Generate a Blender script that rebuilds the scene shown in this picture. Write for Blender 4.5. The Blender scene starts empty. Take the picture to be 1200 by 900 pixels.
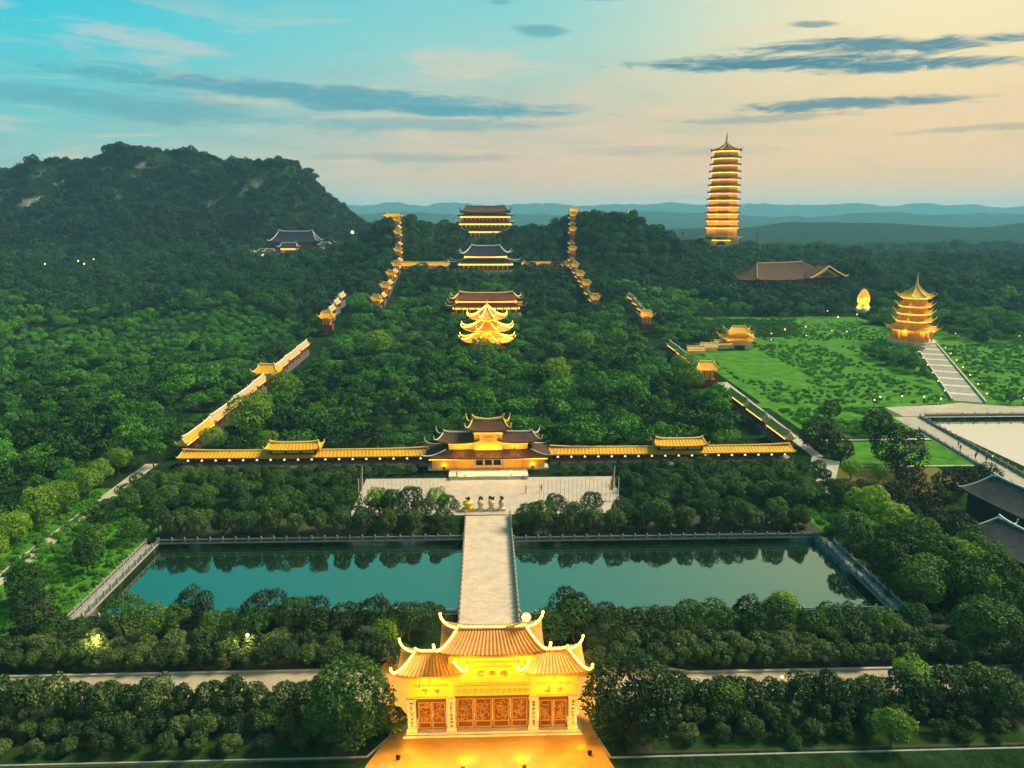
import bpy, math, random
import numpy as np
R_ = math.radians
rng = random.Random(7)
nrg = np.random.default_rng(11)
SC = bpy.context.scene
COL = SC.collection

# ------------------------------------------------------------------ camera
CAM_X, CAM_Z = -1.05, 62.0
cam_d = bpy.data.cameras.new('camera')
cam_d.sensor_width = 36.0
cam_d.lens = 27.0
cam_d.clip_start = 1.0
cam_d.clip_end = 30000.0
cam = bpy.data.objects.new('camera', cam_d)
COL.objects.link(cam)
cam.location = (CAM_X, 0, CAM_Z)
cam.rotation_euler = (R_(90 - 12.407), 0, R_(-1.989))
SC.camera = cam

# ------------------------------------------------------------------ exposure
SC.view_settings.view_transform = 'Standard'
SC.view_settings.look = 'None'
SC.view_settings.exposure = 0.80
SC.view_settings.gamma = 1.0
SC.view_settings.use_curve_mapping = False
SC.cycles.use_denoising = True
SC.cycles.max_bounces = 6
SC.cycles.diffuse_bounces = 2
SC.cycles.glossy_bounces = 3
SC.cycles.transmission_bounces = 4
SC.cycles.volume_bounces = 1
SC.cycles.transparent_max_bounces = 4
SC.cycles.sample_clamp_indirect = 6.0
SC.cycles.caustics_reflective = False
SC.cycles.caustics_refractive = False

# ------------------------------------------------------------------ sun and sky
SUN_EL, SUN_AZ = 46.0, 75.0            # degrees; azimuth from +Y towards +X
sun_d = bpy.data.lights.new('sun', 'SUN')
sun_d.energy = 4.4
sun_d.angle = R_(22)
sun_d.color = (1.0, 0.86, 0.58)
sun = bpy.data.objects.new('sun', sun_d)
COL.objects.link(sun)
sun.rotation_euler = (R_(90 - SUN_EL), 0, R_(180 - SUN_AZ))

W = bpy.data.worlds.new('World')
SC.world = W
W.use_nodes = True
NT = W.node_tree
NT.nodes.clear()


class NG:
    """small helper to write node graphs"""
    def __init__(s, nt): s.nt = nt
    def node(s, t, **k):
        n = s.nt.nodes.new(t)
        for a, b in k.items(): setattr(n, a, b)
        return n
    def put(s, sock, v):
        if hasattr(v, 'is_output'): s.nt.links.new(v, sock)
        elif v is not None: sock.default_value = v
    def m(s, op, a, b=None, c=None, clamp=False):
        n = s.node('ShaderNodeMath', operation=op, use_clamp=clamp)
        for i, v in enumerate((a, b, c)):
            if v is not None: s.put(n.inputs[i], v)
        return n.outputs[0]
    def smooth(s, v, a, b, lo=0.0, hi=1.0):
        n = s.node('ShaderNodeMapRange', interpolation_type='SMOOTHSTEP')
        for i, q in enumerate((v, a, b, lo, hi)): s.put(n.inputs[i], q)
        return n.outputs[0]
    def ramp(s, v, stops, interp='LINEAR'):
        n = s.node('ShaderNodeValToRGB')
        cr = n.color_ramp
        cr.interpolation = interp
        while len(cr.elements) < len(stops): cr.elements.new(0.5)
        for e, (p, c) in zip(cr.elements, stops):
            e.position = p
            e.color = (*c, 1)
        s.put(n.inputs[0], v)
        return n.outputs[0]
    def mix(s, f, a, b, mode='MIX'):
        n = s.node('ShaderNodeMix', data_type='RGBA', blend_type=mode)
        s.put(n.inputs[0], f)
        for sock, v in ((n.inputs[6], a), (n.inputs[7], b)):
            s.put(sock, (*v, 1) if isinstance(v, tuple) and len(v) == 3 else v)
        return n.outputs[2]
    def noise(s, vec, scale, detail=3, rough=0.55, dist=0.0):
        n = s.node('ShaderNodeTexNoise')
        n.inputs['Scale'].default_value = scale
        n.inputs['Detail'].default_value = detail
        n.inputs['Roughness'].default_value = rough
        n.inputs['Distortion'].default_value = dist
        if vec is not None: s.put(n.inputs['Vector'], vec)
        return n.outputs[0]


def srgb(r, g, b):
    f = lambda c: (c / 255 / 12.92) if c / 255 <= 0.04045 else ((c / 255 + 0.055) / 1.055) ** 2.4
    return (f(r), f(g), f(b))


def build_world():
    g = NG(NT)
    tc = g.node('ShaderNodeTexCoord')
    sep = g.node('ShaderNodeSeparateXYZ')
    g.put(sep.inputs[0], tc.outputs['Generated'])
    x, y, z = sep.outputs
    az = g.m('MULTIPLY', g.m('ARCTAN2', x, y), 180 / math.pi)
    el = g.m('MULTIPLY', g.m('ARCSINE', z), 180 / math.pi)
    e01 = g.m('DIVIDE', el, 40.0, clamp=True)
    S = lambda *c: srgb(*c)
    left = g.ramp(e01, [(0.0, S(170, 180, 165)), (0.06, S(165, 196, 186)), (0.15, S(118, 200, 198)), (0.28, S(62, 206, 220)), (0.42, S(20, 188, 212)), (1.0, S(40, 150, 172))])
    mid = g.ramp(e01, [(0.0, S(236, 192, 158)), (0.07, S(240, 196, 156)), (0.17, S(204, 200, 178)), (0.28, S(160, 212, 204)), (0.42, S(112, 210, 214)), (1.0, S(60, 156, 168))])
    right = g.ramp(e01, [(0.0, S(255, 202, 150)), (0.07, S(255, 206, 150)), (0.17, S(250, 216, 156)), (0.28, S(255, 234, 180)), (0.42, S(255, 240, 200)), (0.65, S(176, 206, 190)), (1.0, S(70, 160, 168))])
    c = g.mix(g.smooth(az, -30, 4), left, mid)
    c = g.mix(g.smooth(az, 0, 30), c, right)
    # faint high mottling
    comb = g.node('ShaderNodeCombineXYZ')
    g.put(comb.inputs[0], g.m('MULTIPLY', az, 0.05))
    g.put(comb.inputs[1], g.m('MULTIPLY', el, 0.34))
    n1 = g.noise(comb.outputs[0], 1.6, 6, 0.6, 0.6)
    comb2 = g.node('ShaderNodeCombineXYZ')
    g.put(comb2.inputs[0], g.m('MULTIPLY', az, 0.30))
    g.put(comb2.inputs[1], g.m('MULTIPLY', el, 1.9))
    n2 = g.noise(comb2.outputs[0], 1.0, 8, 0.68, 1.0)
    low = g.smooth(el, 13.5, 5.0)
    soft = g.m('MULTIPLY', g.smooth(n1, 0.50, 0.68), g.m('MULTIPLY', g.m('MULTIPLY', low, g.smooth(az, 26, -6, 0.35, 1.0)), 0.55))
    c = g.mix(soft, c, srgb(150, 178, 172))
    warm = g.m('MULTIPLY', g.smooth(n1, 0.50, 0.34), g.m('MULTIPLY', g.smooth(el, 17, 7), 0.5))
    c = g.mix(warm, c, srgb(246, 208, 170))
    # cloud streaks: (azimuth, elevation, half width, half height, tilt, strength, colour)
    dk, md, pk = srgb(76, 134, 150), srgb(84, 160, 174), srgb(214, 206, 198)
    streaks = [(-10.5, 7.9, 19.0, 0.85, -0.05, 0.9, md), (-24, 6.9, 13.0, 0.9, -0.03, 0.6, md), (-4.0, 6.2, 11.0, 0.5, 0.0, 0.5, md), (-1.0, 7.1, 9.0, 0.4, -0.02, 0.7, md),
               (19.6, 9.8, 11.5, 0.62, -0.03, 1.0, dk), (26.5, 10.4, 9.8, 0.5, -0.04, 0.95, dk), (28.0, 9.15, 7.0, 0.42, -0.03, 0.95, dk),
               (24.5, 7.0, 8.0, 0.5, -0.01, 0.9, dk), (19.0, 6.35, 6.5, 0.28, 0.0, 0.45, dk), (4.0, 12.3, 2.3, 0.5, -0.05, 0.7, md),
               (1.2, 14.1, 1.0, 0.22, 0.0, 0.5, md), (8.0, 14.2, 1.7, 0.2, -0.06, 0.5, md), (22.0, 11.9, 1.8, 0.22, -0.04, 0.7, dk),
               (32.0, 5.2, 5.0, 0.25, 0.02, 0.4, dk), (-22.0, 10.8, 5.6, 0.8, -0.10, 0.55, pk), (-31.0, 12.6, 2.2, 0.6, -0.25, 0.5, pk), (-36.5, 13.4, 1.5, 0.5, -0.1, 0.5, pk),
               (-5, 4.0, 9, 0.35, 0, 0.3, dk), (13, 4.4, 8, 0.4, 0, 0.25, dk)]
    nn = g.m('SUBTRACT', n2, 0.5)
    nm = g.m('SUBTRACT', n1, 0.5)
    for (a0, e0, wa, he, tl, st, cc) in streaks:
        da = g.m('SUBTRACT', az, a0)
        u = g.m('DIVIDE', da, wa)
        v = g.m('DIVIDE', g.m('SUBTRACT', g.m('SUBTRACT', el, e0), g.m('MULTIPLY', da, tl)), he)
        v = g.m('ADD', v, g.m('MULTIPLY', nm, 2.0))
        # flatter bases: compress the underside
        q = g.m('SUBTRACT', 1.0, g.m('ADD', g.m('MULTIPLY', u, u), g.m('MULTIPLY', v, v)))
        q = g.m('ADD', q, g.m('MULTIPLY', nn, 2.4 if cc is md else 3.2))
        k = g.m('MULTIPLY', g.smooth(q, -0.15, 1.0), st)
        c = g.mix(k, c, cc)
    sky = g.node('ShaderNodeTexSky', sky_type='NISHITA')
    sky.sun_disc = False
    sky.sun_elevation = R_(SUN_EL)
    sky.sun_rotation = R_(SUN_AZ)
    sk = g.mix(1.0, sky.outputs[0], (0.06, 0.06, 0.06), 'MULTIPLY')
    c = g.mix(0.06, c, sk)
    bg = g.node('ShaderNodeBackground')
    g.put(bg.inputs[0], c)
    bg.inputs[1].default_value = 0.60
    out = g.node('ShaderNodeOutputWorld')
    NT.links.new(bg.outputs[0], out.inputs[0])


build_world()

# ------------------------------------------------------------------ materials
MATS = {}


def material(name, col, rough=0.8, var=0.25, scale=0.6, var2=None, bump=0.0, bscale=4.0, spec=0.3, metal=0.0):
    """procedural surface: base colour broken up by two noises"""
    m = bpy.data.materials.new(name)
    m.use_nodes = True
    nt = m.node_tree
    nt.nodes.clear()
    g = NG(nt)
    tc = g.node('ShaderNodeTexCoord')
    n1 = g.noise(tc.outputs['Object'], scale, 5, 0.62)
    n2 = g.noise(tc.outputs['Object'], scale * 9, 3, 0.6)
    f = g.m('ADD', g.m('MULTIPLY', n1, 0.65), g.m('MULTIPLY', n2, 0.35))
    dark = tuple(c * (1 - var) for c in col)
    lite = tuple(min(0.95, c * (1 + var)) for c in (var2 or col))
    c = g.ramp(f, [(0.32, dark), (0.68, lite)])
    p = g.node('ShaderNodeBsdfPrincipled')
    g.put(p.inputs['Base Color'], c)
    p.inputs['Roughness'].default_value = rough
    p.inputs['Specular IOR Level'].default_value = spec
    p.inputs['Metallic'].default_value = metal
    if bump:
        b = g.node('ShaderNodeBump')
        b.inputs['Strength'].default_value = bump
        b.inputs['Distance'].default_value = 0.1
        g.put(b.inputs['Height'], g.noise(tc.outputs['Object'], bscale, 4))
        nt.links.new(b.outputs[0], p.inputs['Normal'])
    o = g.node('ShaderNodeOutputMaterial')
    nt.links.new(p.outputs[0], o.inputs[0])
    MATS[name] = m
    return m


def emitter(name, col, strength):
    m = bpy.data.materials.new(name)
    m.use_nodes = True
    nt = m.node_tree
    nt.nodes.clear()
    g = NG(nt)
    e = g.node('ShaderNodeEmission')
    e.inputs[0].default_value = (*col, 1)
    e.inputs[1].default_value = strength
    o = g.node('ShaderNodeOutputMaterial')
    nt.links.new(e.outputs[0], o.inputs[0])
    MATS[name] = m
    return m


def leaf_material(name, a, b, c, per=0.5):
    """leaves: colour varies from plant to plant, clump to clump and leaf to leaf"""
    m = bpy.data.materials.new(name)
    m.use_nodes = True
    nt = m.node_tree
    nt.nodes.clear()
    g = NG(nt)
    oi = g.node('ShaderNodeObjectInfo')
    ge = g.node('ShaderNodeNewGeometry')
    tc = g.node('ShaderNodeTexCoord')
    nz = g.noise(tc.outputs['Object'], 0.55, 3)
    f = g.m('ADD', g.m('MULTIPLY', oi.outputs['Random'], per), g.m('MULTIPLY', ge.outputs['Random Per Island'], 0.35))
    f = g.m('ADD', f, g.m('MULTIPLY', g.m('SUBTRACT', nz, 0.5), 0.7))
    gv = g.noise(oi.outputs['Location'], 0.022, 3)
    f = g.m('ADD', f, g.m('MULTIPLY', g.m('SUBTRACT', gv, 0.5), 1.1))
    col = g.ramp(f, [(0.0, a), (0.42, b), (0.95, c)])
    d = g.node('ShaderNodeBsdfDiffuse')
    g.put(d.inputs[0], col)
    t = g.node('ShaderNodeBsdfTranslucent')
    g.put(t.inputs[0], col)
    gl = g.node('ShaderNodeBsdfGlossy')
    gl.inputs['Roughness'].default_value = 0.55
    gl.inputs['Color'].default_value = (0.6, 0.65, 0.5, 1)
    mx = g.node('ShaderNodeMixShader')
    mx.inputs[0].default_value = 0.22
    nt.links.new(d.outputs[0], mx.inputs[1])
    nt.links.new(t.outputs[0], mx.inputs[2])
    mx2 = g.node('ShaderNodeMixShader')
    mx2.inputs[0].default_value = 0.03
    nt.links.new(mx.outputs[0], mx2.inputs[1])
    nt.links.new(gl.outputs[0], mx2.inputs[2])
    o = g.node('ShaderNodeOutputMaterial')
    nt.links.new(mx2.outputs[0], o.inputs[0])
    MATS[name] = m
    return m


def water_material(name, body, mirror, tint):
    m = bpy.data.materials.new(name)
    m.use_nodes = True
    nt = m.node_tree
    nt.nodes.clear()
    g = NG(nt)
    tc = g.node('ShaderNodeTexCoord')
    n = g.noise(tc.outputs['Object'], 0.05, 3)
    col = g.ramp(n, [(0.3, tuple(c * 0.8 for c in body)), (0.7, tuple(c * 1.2 for c in body))])
    d = g.node('ShaderNodeBsdfDiffuse')
    g.put(d.inputs[0], col)
    gl = g.node('ShaderNodeBsdfGlossy')
    gl.inputs['Roughness'].default_value = 0.03
    gl.inputs['Color'].default_value = (*tint, 1)
    b = g.node('ShaderNodeBump')
    b.inputs['Strength'].default_value = 0.13
    b.inputs['Distance'].default_value = 0.05
    g.put(b.inputs['Height'], g.noise(tc.outputs['Object'], 1.3, 3))
    nt.links.new(b.outputs[0], gl.inputs['Normal'])
    fr = g.node('ShaderNodeFresnel')
    fr.inputs[0].default_value = mirror
    mx = g.node('ShaderNodeMixShader')
    nt.links.new(fr.outputs[0], mx.inputs[0])
    nt.links.new(d.outputs[0], mx.inputs[1])
    nt.links.new(gl.outputs[0], mx.inputs[2])
    o = g.node('ShaderNodeOutputMaterial')
    nt.links.new(mx.outputs[0], o.inputs[0])
    MATS[name] = m
    return m


def paving_material(name, col, col2, sx, sy, mortar=0.03):
    m = bpy.data.materials.new(name)
    m.use_nodes = True
    nt = m.node_tree
    nt.nodes.clear()
    g = NG(nt)
    tc = g.node('ShaderNodeTexCoord')
    br = g.node('ShaderNodeTexBrick')
    br.inputs['Scale'].default_value = 1.0
    br.inputs['Brick Width'].default_value = sx
    br.inputs['Row Height'].default_value = sy
    br.inputs['Mortar Size'].default_value = mortar
    br.inputs['Color1'].default_value = (*col, 1)
    br.inputs['Color2'].default_value = (*col2, 1)
    br.inputs['Mortar'].default_value = (*tuple(c * 0.6 for c in col), 1)
    g.put(br.inputs['Vector'], tc.outputs['Object'])
    n = g.noise(tc.outputs['Object'], 0.35, 6, 0.65)
    n2 = g.noise(tc.outputs['Object'], 4.0, 3, 0.65)
    f = g.m('ADD', g.m('MULTIPLY', n, 0.6), g.m('MULTIPLY', n2, 0.4))
    k = g.ramp(f, [(0.3, (0.66, 0.64, 0.60)), (0.7, (1.12, 1.1, 1.08))])
    c = g.mix(1.0, br.outputs[0], k, 'MULTIPLY')
    p = g.node('ShaderNodeBsdfPrincipled')
    g.put(p.inputs['Base Color'], c)
    p.inputs['Roughness'].default_value = 0.8
    p.inputs['Specular IOR Level'].default_value = 0.25
    o = g.node('ShaderNodeOutputMaterial')
    nt.links.new(p.outputs[0], o.inputs[0])
    MATS[name] = m
    return m


M = MATS
material('gold_plaster', (0.72, 0.40, 0.045), 0.75, 0.14, 0.4)
material('yellow_plaster', (0.80, 0.52, 0.06), 0.7, 0.12, 0.4)
material('cream_plaster', (0.62, 0.50, 0.30), 0.8, 0.2, 0.4)
material('gold_tile', (0.66, 0.30, 0.010), 0.6, 0.2, 0.35, bump=0.2, spec=0.2)
material('orange_tile', (0.72, 0.30, 0.025), 0.5, 0.25, 0.5, bump=0.2)
material('rust_tile', (0.52, 0.19, 0.022), 0.55, 0.3, 0.5, bump=0.2)
material('brown_tile', (0.085, 0.042, 0.026), 0.8, 0.35, 0.35, bump=0.2, spec=0.1)
material('red_brown_tile', (0.14, 0.035, 0.018), 0.8, 0.35, 0.35, spec=0.1)
material('slate_tile', (0.055, 0.052, 0.052), 0.85, 0.35, 0.35, spec=0.1)
material('blue_tile', (0.018, 0.022, 0.040), 0.8, 0.3, 0.3, spec=0.1)
material('tan_tile', (0.42, 0.26, 0.12), 0.6, 0.3, 0.5)
material('pale_ridge', (0.55, 0.50, 0.42), 0.7, 0.2, 0.8)
material('gold_ridge', (0.75, 0.50, 0.12), 0.6, 0.2, 0.8)
material('carved_wood', (0.095, 0.032, 0.006), 0.55, 0.3, 1.2)
material('carving_gold', (0.36, 0.16, 0.02), 0.5, 0.25, 2.0)
material('red_wood', (0.22, 0.035, 0.015), 0.55, 0.3, 0.8)
material('dark_wood', (0.05, 0.022, 0.012), 0.6, 0.3, 0.8)
material('pale_stone', (0.48, 0.42, 0.34), 0.8, 0.2, 0.7, bump=0.2)
material('urn_stone', (0.68, 0.50, 0.32), 0.7, 0.15, 0.8)
material('grey_stone', (0.26, 0.25, 0.22), 0.85, 0.3, 0.7, bump=0.25)
material('dark_stone', (0.10, 0.095, 0.085), 0.85, 0.3, 0.7, bump=0.25)
material('white_paint', (0.72, 0.70, 0.64), 0.6, 0.15, 0.8)
material('ink', (0.03, 0.018, 0.01), 0.6, 0.1)
material('dark_metal', (0.03, 0.03, 0.03), 0.4, 0.2, 1.0, metal=0.5)
material('bark', (0.09, 0.065, 0.042), 0.9, 0.35, 2.0)
material('statue_gold', (0.80, 0.55, 0.12), 0.35, 0.12, 0.8, metal=0.3)
material('orange_cloth', (0.45, 0.12, 0.03), 0.8, 0.2, 0.8)
material('red_cloth', (0.5, 0.03, 0.02), 0.8, 0.2, 0.8)
material('dark_cloth', (0.025, 0.025, 0.03), 0.8, 0.3, 3.0)
material('skin', (0.35, 0.2, 0.13), 0.6, 0.1, 3.0)
material('soil', (0.030, 0.034, 0.014), 0.95, 0.4, 0.25, bump=0.4)
material('lawn_green', (0.028, 0.115, 0.009), 0.95, 0.5, 0.2, (0.055, 0.17, 0.012), bump=0.5, spec=0.05)
material('dry_lawn', (0.085, 0.10, 0.018), 0.95, 0.4, 0.12, (0.12, 0.10, 0.025), bump=0.5, spec=0.05)
material('asphalt', (0.32, 0.26, 0.175), 0.85, 0.25, 0.2, bump=0.15)
material('concrete', (0.36, 0.32, 0.25), 0.85, 0.25, 0.3, bump=0.1)
paving_material('plaza_paving', (0.50, 0.41, 0.335), (0.44, 0.36, 0.29), 1.2, 0.6)
paving_material('bridge_paving', (0.62, 0.48, 0.36), (0.53, 0.41, 0.30), 0.9, 0.45)
paving_material('gate_paving', (0.46, 0.25, 0.05), (0.43, 0.23, 0.045), 1.4, 0.7, 0.012)
paving_material('path_paving', (0.40, 0.35, 0.28), (0.35, 0.30, 0.24), 1.0, 0.5)
emitter('led_warm', (1.0, 0.52, 0.075), 5.0)
emitter('strip_gold', (1.0, 0.40, 0.035), 1.9)
emitter('strip_soft', (1.0, 0.46, 0.09), 2.0)
emitter('bulb_warm', (1.0, 0.60, 0.22), 2.2)
emitter('bulb_soft', (1.0, 0.72, 0.42), 0.9)
material('dark_grass', (0.016, 0.040, 0.006), 0.95, 0.5, 0.2, bump=0.5, spec=0.05)
emitter('bulb_white', (1.0, 0.86, 0.62), 7.0)
emitter('window_glow', (1.0, 0.55, 0.15), 2.0)
leaf_material('leaf_forest', (0.003, 0.016, 0.004), (0.013, 0.074, 0.009), (0.072, 0.25, 0.014), 0.78)
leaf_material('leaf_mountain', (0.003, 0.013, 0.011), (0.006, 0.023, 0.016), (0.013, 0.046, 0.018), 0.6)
leaf_material('leaf_hill', (0.003, 0.016, 0.009), (0.008, 0.042, 0.016), (0.024, 0.105, 0.020), 0.7)  # dimness and blue haze of distance put into the hill leaf colour
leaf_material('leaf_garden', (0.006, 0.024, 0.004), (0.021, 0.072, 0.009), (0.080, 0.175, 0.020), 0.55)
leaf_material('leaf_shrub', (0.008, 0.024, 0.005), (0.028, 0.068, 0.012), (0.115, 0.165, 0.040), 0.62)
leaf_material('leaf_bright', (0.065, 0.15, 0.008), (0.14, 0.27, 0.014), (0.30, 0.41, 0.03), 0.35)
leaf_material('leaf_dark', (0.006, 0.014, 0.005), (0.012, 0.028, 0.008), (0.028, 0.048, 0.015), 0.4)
leaf_material('leaf_field', (0.018, 0.105, 0.008), (0.046, 0.20, 0.012), (0.12, 0.32, 0.016), 0.6)
water_material('pool_water', (0.005, 0.020, 0.010), 5.2, (0.98, 1.0, 0.72))
water_material('lake_water', (0.08, 0.09, 0.06), 60.0, (1.0, 0.99, 0.97))


# ------------------------------------------------------------------ object helpers
def tag(o, label=None, cat=None, group=None, kind=None):
    if label: o['label'] = label
    if cat: o['category'] = cat
    if group: o['group'] = group
    if kind: o['kind'] = kind
    return o


def thing(name, label, cat, loc=(0, 0, 0), rz=0.0, group=None):
    o = bpy.data.objects.new(name, None)
    o.empty_display_size = 0.5
    COL.objects.link(o)
    o.location = loc
    o.rotation_euler = (0, 0, rz)
    return tag(o, label, cat, group)


def copy_tree(o, parent=None):
    c = o.copy()
    COL.objects.link(c)
    c.parent = parent
    for ch in list(o.children):
        copy_tree(ch, c)
    return c


class MB:
    """collects faces and links them as one mesh object"""
    def __init__(s): s.v, s.f = [], []
    def quad(s, a, b, c, d):
        n = len(s.v); s.v += [a, b, c, d]; s.f.append((n, n + 1, n + 2, n + 3)); return s
    def poly(s, pts):
        n = len(s.v); s.v += list(pts); s.f.append(tuple(range(n, n + len(pts)))); return s
    def box(s, x0, x1, y0, y1, z0, z1):
        n = len(s.v)
        s.v += [(x0, y0, z0), (x1, y0, z0), (x1, y1, z0), (x0, y1, z0), (x0, y0, z1), (x1, y0, z1), (x1, y1, z1), (x0, y1, z1)]
        s.f += [tuple(n + i for i in q) for q in ((0, 3, 2, 1), (4, 5, 6, 7), (0, 1, 5, 4), (1, 2, 6, 5), (2, 3, 7, 6), (3, 0, 4, 7))]
        return s
    def prism(s, pts, z0, z1, taper=1.0):
        """vertical prism over a convex outline, the top scaled about its centre"""
        cx = sum(p[0] for p in pts) / len(pts); cy = sum(p[1] for p in pts) / len(pts)
        n = len(s.v); k = len(pts)
        s.v += [(p[0], p[1], z0) for p in pts] + [(cx + (p[0] - cx) * taper, cy + (p[1] - cy) * taper, z1) for p in pts]
        s.f += [(n + i, n + (i + 1) % k, n + k + (i + 1) % k, n + k + i) for i in range(k)]
        s.f += [tuple(n + k + i for i in range(k)), tuple(n + k - 1 - i for i in range(k))]
        return s
    def tube(s, pts, r, n=6, r2=None):
        k = len(pts)
        base = len(s.v)
        for i, p in enumerate(pts):
            a = pts[max(0, i - 1)]; b = pts[min(k - 1, i + 1)]
            d = np.array(b, float) - np.array(a, float)
            d /= (np.linalg.norm(d) or 1)
            u = np.cross(d, (0, 0, 1.0) if abs(d[2]) < 0.9 else (1.0, 0, 0)); u /= np.linalg.norm(u)
            w = np.cross(u, d)
            rr = r if r2 is None else r + (r2 - r) * i / max(1, k - 1)
            for j in range(n):
                t = 2 * math.pi * j / n
                q = np.array(p, float) + rr * (math.cos(t) * u + math.sin(t) * w)
                s.v.append(tuple(q))
        for i in range(k - 1):
            for j in range(n):
                a = base + i * n + j; b = base + i * n + (j + 1) % n
                s.f.append((a, b, b + n, a + n))
        s.f.append(tuple(base + j for j in range(n))[::-1])
        s.f.append(tuple(base + (k - 1) * n + j for j in range(n)))
        return s
    def lathe(s, prof, n=12, c=(0, 0)):
        base = len(s.v); k = len(prof)
        for (r, z) in prof:
            for j in range(n):
                t = 2 * math.pi * j / n
                s.v.append((c[0] + r * math.cos(t), c[1] + r * math.sin(t), z))
        for i in range(k - 1):
            for j in range(n):
                a = base + i * n + j; b = base + i * n + (j + 1) % n
                s.f.append((a, b, b + n, a + n))
        s.f.append(tuple(base + j for j in range(n))[::-1])
        s.f.append(tuple(base + (k - 1) * n + j for j in range(n)))
        return s
    def mesh(s, name, mat):
        me = bpy.data.meshes.new(name)
        me.from_pydata([tuple(map(float, p)) for p in s.v], [], s.f)
        if mat: me.materials.append(M[mat] if isinstance(mat, str) else mat)
        me.update()
        return me
    def build(s, name, mat, parent=None, smooth=False):
        me = s.mesh(name, mat)
        if smooth:
            me.polygons.foreach_set('use_smooth', [True] * len(me.polygons))
        o = bpy.data.objects.new(name, me)
        COL.objects.link(o)
        if parent: o.parent = parent
        return o


def rect(a, b, cx=0, cy=0):
    return [(cx - a, cy - b), (cx + a, cy - b), (cx + a, cy + b), (cx - a, cy + b)]


def ngon(n, r, rot=None):
    rot = -math.pi / 2 - math.pi / n if rot is None else rot
    return [(r * math.cos(rot + 2 * math.pi * i / n), r * math.sin(rot + 2 * math.pi * i / n)) for i in range(n)]


def roof_point(E, T, i, s, t, ze, zt, lift, power, pull=0.04):
    n = len(E)
    e0, e1, t0, t1 = E[i], E[(i + 1) % n], T[i], T[(i + 1) % n]
    k = abs(2 * s - 1) ** 3.2
    ex = e0[0] + (e1[0] - e0[0]) * s; ey = e0[1] + (e1[1] - e0[1]) * s
    tx = t0[0] + (t1[0] - t0[0]) * s; ty = t0[1] + (t1[1] - t0[1]) * s
    tt = t * (1 + pull * k * t)
    return (tx + (ex - tx) * tt, ty + (ey - ty) * tt, ze + (zt - ze) * (1 - t) ** power + lift * k * t ** 3)


def roof_mesh(E, T, ze, zt, lift=0.6, power=1.45, tile=0.0, corr=0.06, nt=7, th=0.28, ns=12):
    """curved roof between an eave outline and a top outline, eave corners turned up, ribbed by tile rows"""
    mb = MB()
    n = len(E)
    for i in range(n):
        e0, e1 = E[i], E[(i + 1) % n]
        L = math.hypot(e1[0] - e0[0], e1[1] - e0[1])
        cols = max(ns, int(2 * L / tile) // 2 * 2) if tile else ns
        base = len(mb.v)
        for a in range(cols + 1):
            s = a / cols
            for b in range(nt + 1):
                p = roof_point(E, T, i, s, b / nt, ze, zt, lift, power)
                mb.v.append((p[0], p[1], p[2] + (corr if tile and a % 2 else 0)))
        for a in range(cols):
            for b in range(nt):
                q = base + a * (nt + 1) + b
                mb.f.append((q, q + 1, q + nt + 2, q + nt + 1))
        # fascia and soffit
        k = len(mb.v)
        for a in range(cols + 1):
            s = a / cols
            p = roof_point(E, T, i, s, 1, ze, zt, lift, power)
            q = roof_point(E, T, i, s, 0.5, ze, zt, lift, power)
            mb.v += [p, (p[0], p[1], p[2] - th), (q[0], q[1], ze - th + 0.12)]
        for a in range(cols):
            q = k + a * 3
            mb.f += [(q, q + 1, q + 4, q + 3), (q + 1, q + 2, q + 5, q + 4)]
    return mb


def hip_paths(E, T, ze, zt, lift, power, up=0.12, horn=0.9, nt=8):
    """lines down the hips, each ending in a horn that curls up"""
    out = []
    for i in range(len(E)):
        hn = horn if not isinstance(horn, tuple) else horn[0 if i < 2 else 1]
        pts = [roof_point(E, T, i, 0, b / nt, ze, zt, lift, power) for b in range(nt + 1)]
        pts = [(p[0], p[1], p[2] + up) for p in pts]
        d = np.array(pts[-1]) - np.array(pts[-2]); d[2] = 0
        d /= (np.linalg.norm(d) or 1)
        e = np.array(pts[-1])
        for f, h in ((0.35, 0.16), (0.62, 0.5), (0.70, 0.95)):
            pts.append(tuple(e + d * f * hn + np.array((0, 0, h * hn))))
        out.append(pts)
    return out


def ridge_path(T, zt, up=0.15, rise=0.45):
    """line along the ridge with its ends swept up; T holds the ridge ends as its outline"""
    xs = [p[0] for p in T]; ys = [p[1] for p in T]
    x0, x1 = min(xs), max(xs); y = sum(ys) / len(ys)
    pts = []
    for k in range(-6, 7):
        s = k / 6
        pts.append(((x0 + x1) / 2 + (x1 - x0) / 2 * s, y, zt + up + rise * abs(s) ** 5))
    return pts


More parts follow.
